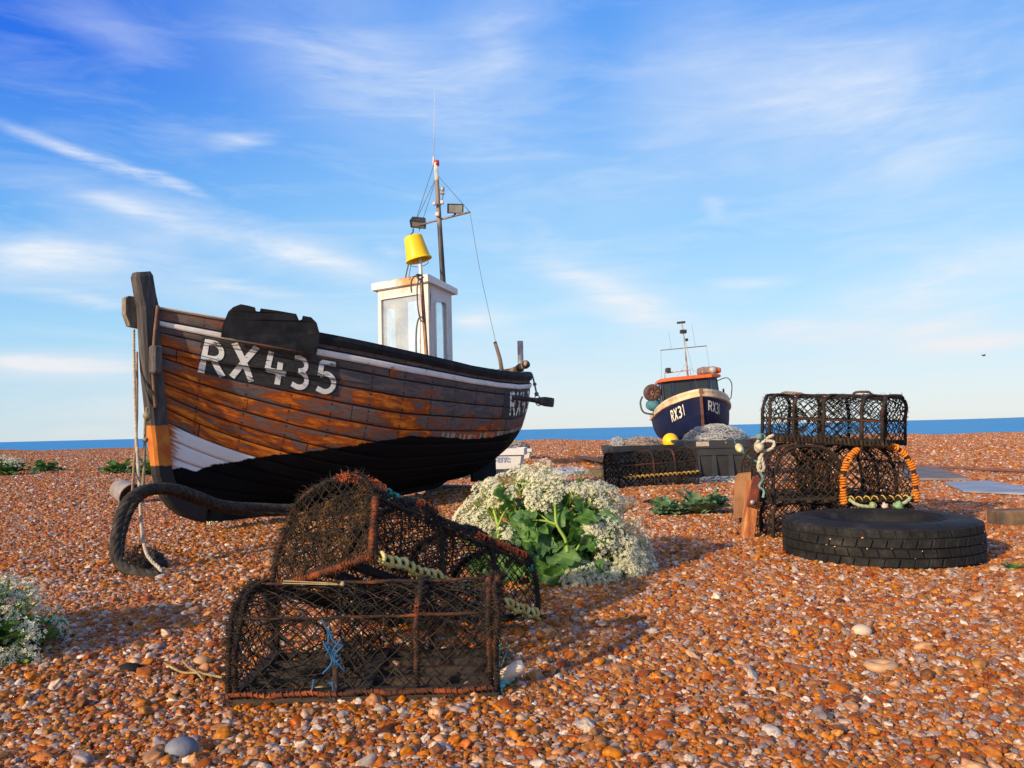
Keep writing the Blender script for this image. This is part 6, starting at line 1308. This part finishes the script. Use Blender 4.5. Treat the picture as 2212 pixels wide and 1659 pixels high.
# things on the crest
A = MB(); c = on(1269, 950); A.slab([c + V(p) for p in ((-.58, 0, 0), (.55, 0, 0), (.50, 0, .14), (.30, 0, .20), (-.45, 0, .20), (-.56, 0, .10))], (0, .8, 0)); lid = tag(A.build('upturned_lid', two('grey_lid', (.20, .18, .19), (.32, .29, .29), 3)), 'grey upturned lid on the crest of the beach against the sea', 'lid')
A = MB(); A.ball(c + V((-.02, .3, .24)), (.10, .10, .07), 10, 7); A.build('lid_knob', m_blk2, lid)
c = on(1240, 949); net_pile('small tan bundle on the crest left of the grey lid', c, .5, .4, .24, two('tan_bundle', (.34, .18, .11), (.48, .28, .18), 6), 60, .01, 9)
# right side: sheets, cable, block
m_sh = noisy('grey_ply', [(.35, (.11, .085, .085)), (.6, (.19, .15, .145)), (.75, (.26, .21, .19))], 3, .7, .2, .004)
def sheet(label, px, mat, th=.018, lift=.035):
    P = [on(*p) + V((0, 0, lift)) for p in px]; A = MB(); A.slab(P, (0, 0, -th)); return tag(A.build('sheet', mat), label, 'sheet')
sheet('brown grey flat board on the shingle right of the stack', [(1950, 1041), (2098, 1042), (2050, 1026), (2020, 1014), (1950, 1013)], m_sh, .03, .05)
sheet('blue grey flat sheet at the right edge of the shingle', [(2040, 1048), (2080, 1067), (2230, 1074), (2250, 1066), (2180, 1052), (2135, 1044)], noisy('blue_grey_sheet', [(.35, (.16, .18, .25)), (.65, (.27, .29, .36))], 3, .45, .2, .003))
A = MB(); A.tube(spline([on(1940, 1013) + V((0, 0, .06)), on(2050, 1018) + V((0, 0, .06)), on(2150, 1023) + V((0, 0, .05)), on(2260, 1028) + V((0, 0, .05))], 10), .022, 6); tag(A.build('cable', two('brown_cable', (.10, .04, .03), (.2, .09, .07), 6)), 'brown cable running over the shingle to the right edge', 'cable')
A = MB(); a = on(2155, 1138); A.beam(a + V((.0, .06, .05)), a + V((.6, .0, .055)), .16, .12, bev=.012); tag(A.build('timber_block', noisy('mossy_block', [(.3, (.05, .03, .025)), (.5, (.10, .07, .05)), (.65, (.18, .11, .06)), (.75, (.26, .09, .05))], 7, .85, .4, .006)), 'short mossy brown timber block at the right edge beyond the tyre', 'timber block')
A = MB(); P = on(1500, 1088); A.ball(on(1402, 1089) + V((0, 0, .02)), (.06, .03, .025), 8, 6, jit=.15); tag(A.build('rubber_scrap', m_rub), 'small black rubber scrap beyond the right shoulder of the bush', 'scrap')
A = MB(); A.ball(on(280, 1449) + V((0, 0, .008)), (.045, .03, .016), 10, 7, jit=.12); tag(A.build('rubber_scrap', m_rub), 'flat black scrap among the pebbles left of the nearest lobster pot', 'scrap')
# larger stones that stand out
m_st = noisy('tan_stone', [(.35, (.40, .22, .10)), (.65, (.52, .32, .18))], 20, .55, .2, .003)
c = on(1903, 1449) + V((0, 0, .014)); A = MB(); P = []
for k in range(20):
    w = 2 * math.pi * k / 20; P.append([c + V(((.030 + .015 * math.cos(e)) * math.cos(w) * 1.15, (.026 + .014 * math.cos(e)) * math.sin(w), .014 * math.sin(e))) for e in [2 * math.pi * j / 10 for j in range(10)]])
P.append(P[0]); A.grid(P, close=True); tag(A.build('stone', m_st), 'tan ring shaped flint with a hole, in the right foreground', 'stone')
for lab, px, py, r_, m_ in (('large round cream pebble in the shingle midway down on the right', 1862, 1372, .030, two('cream_stone', (.46, .34, .24), (.58, .46, .35), 15)), ('tan pebble resting left of the nearest lobster pot', 436, 1438, .026, m_st), ('yellow brown pebble under the front rail of the nearest lobster pot', 690, 1507, .026, two('yellow_stone', (.50, .36, .12), (.62, .48, .22), 15)), ('blue grey pebble at the bottom left edge of the shingle', 392, 1632, .034, two('blue_stone', (.12, .13, .17), (.22, .23, .27), 15))):
    A = MB(); A.ball(on(px, py) + V((0, 0, r_ * .5)), (r_ * 1.15, r_, r_ * .75), 16, 10, jit=.0); tag(A.build('stone', m_), lab, 'stone')
# bird far out over the sea
bc = at(2125, 768, 90); bd = thing('bird', 'tiny dark bird flying low over the sea at the right', 'bird', bc)
A = MB(); A.tube([bc + V((k * .08, 0, 0)) for k in range(-3, 4)], [.012, .05, .07, .075, .06, .045, .01], 8); A.build('bird_body', m_blk2, bd)
for q in (-1, 1): A = MB(); A.grid([[bc + V((.1, q * .04, .03)), bc + V((-.1, q * .04, .03))], [bc + V((.08 + .0, q * .28, .14)), bc + V((-.06, q * .28, .13))], [bc + V((-.02, q * .55, .08)), bc + V((-.06, q * .55, .08))]]); A.build('wing', m_blk2, bd)
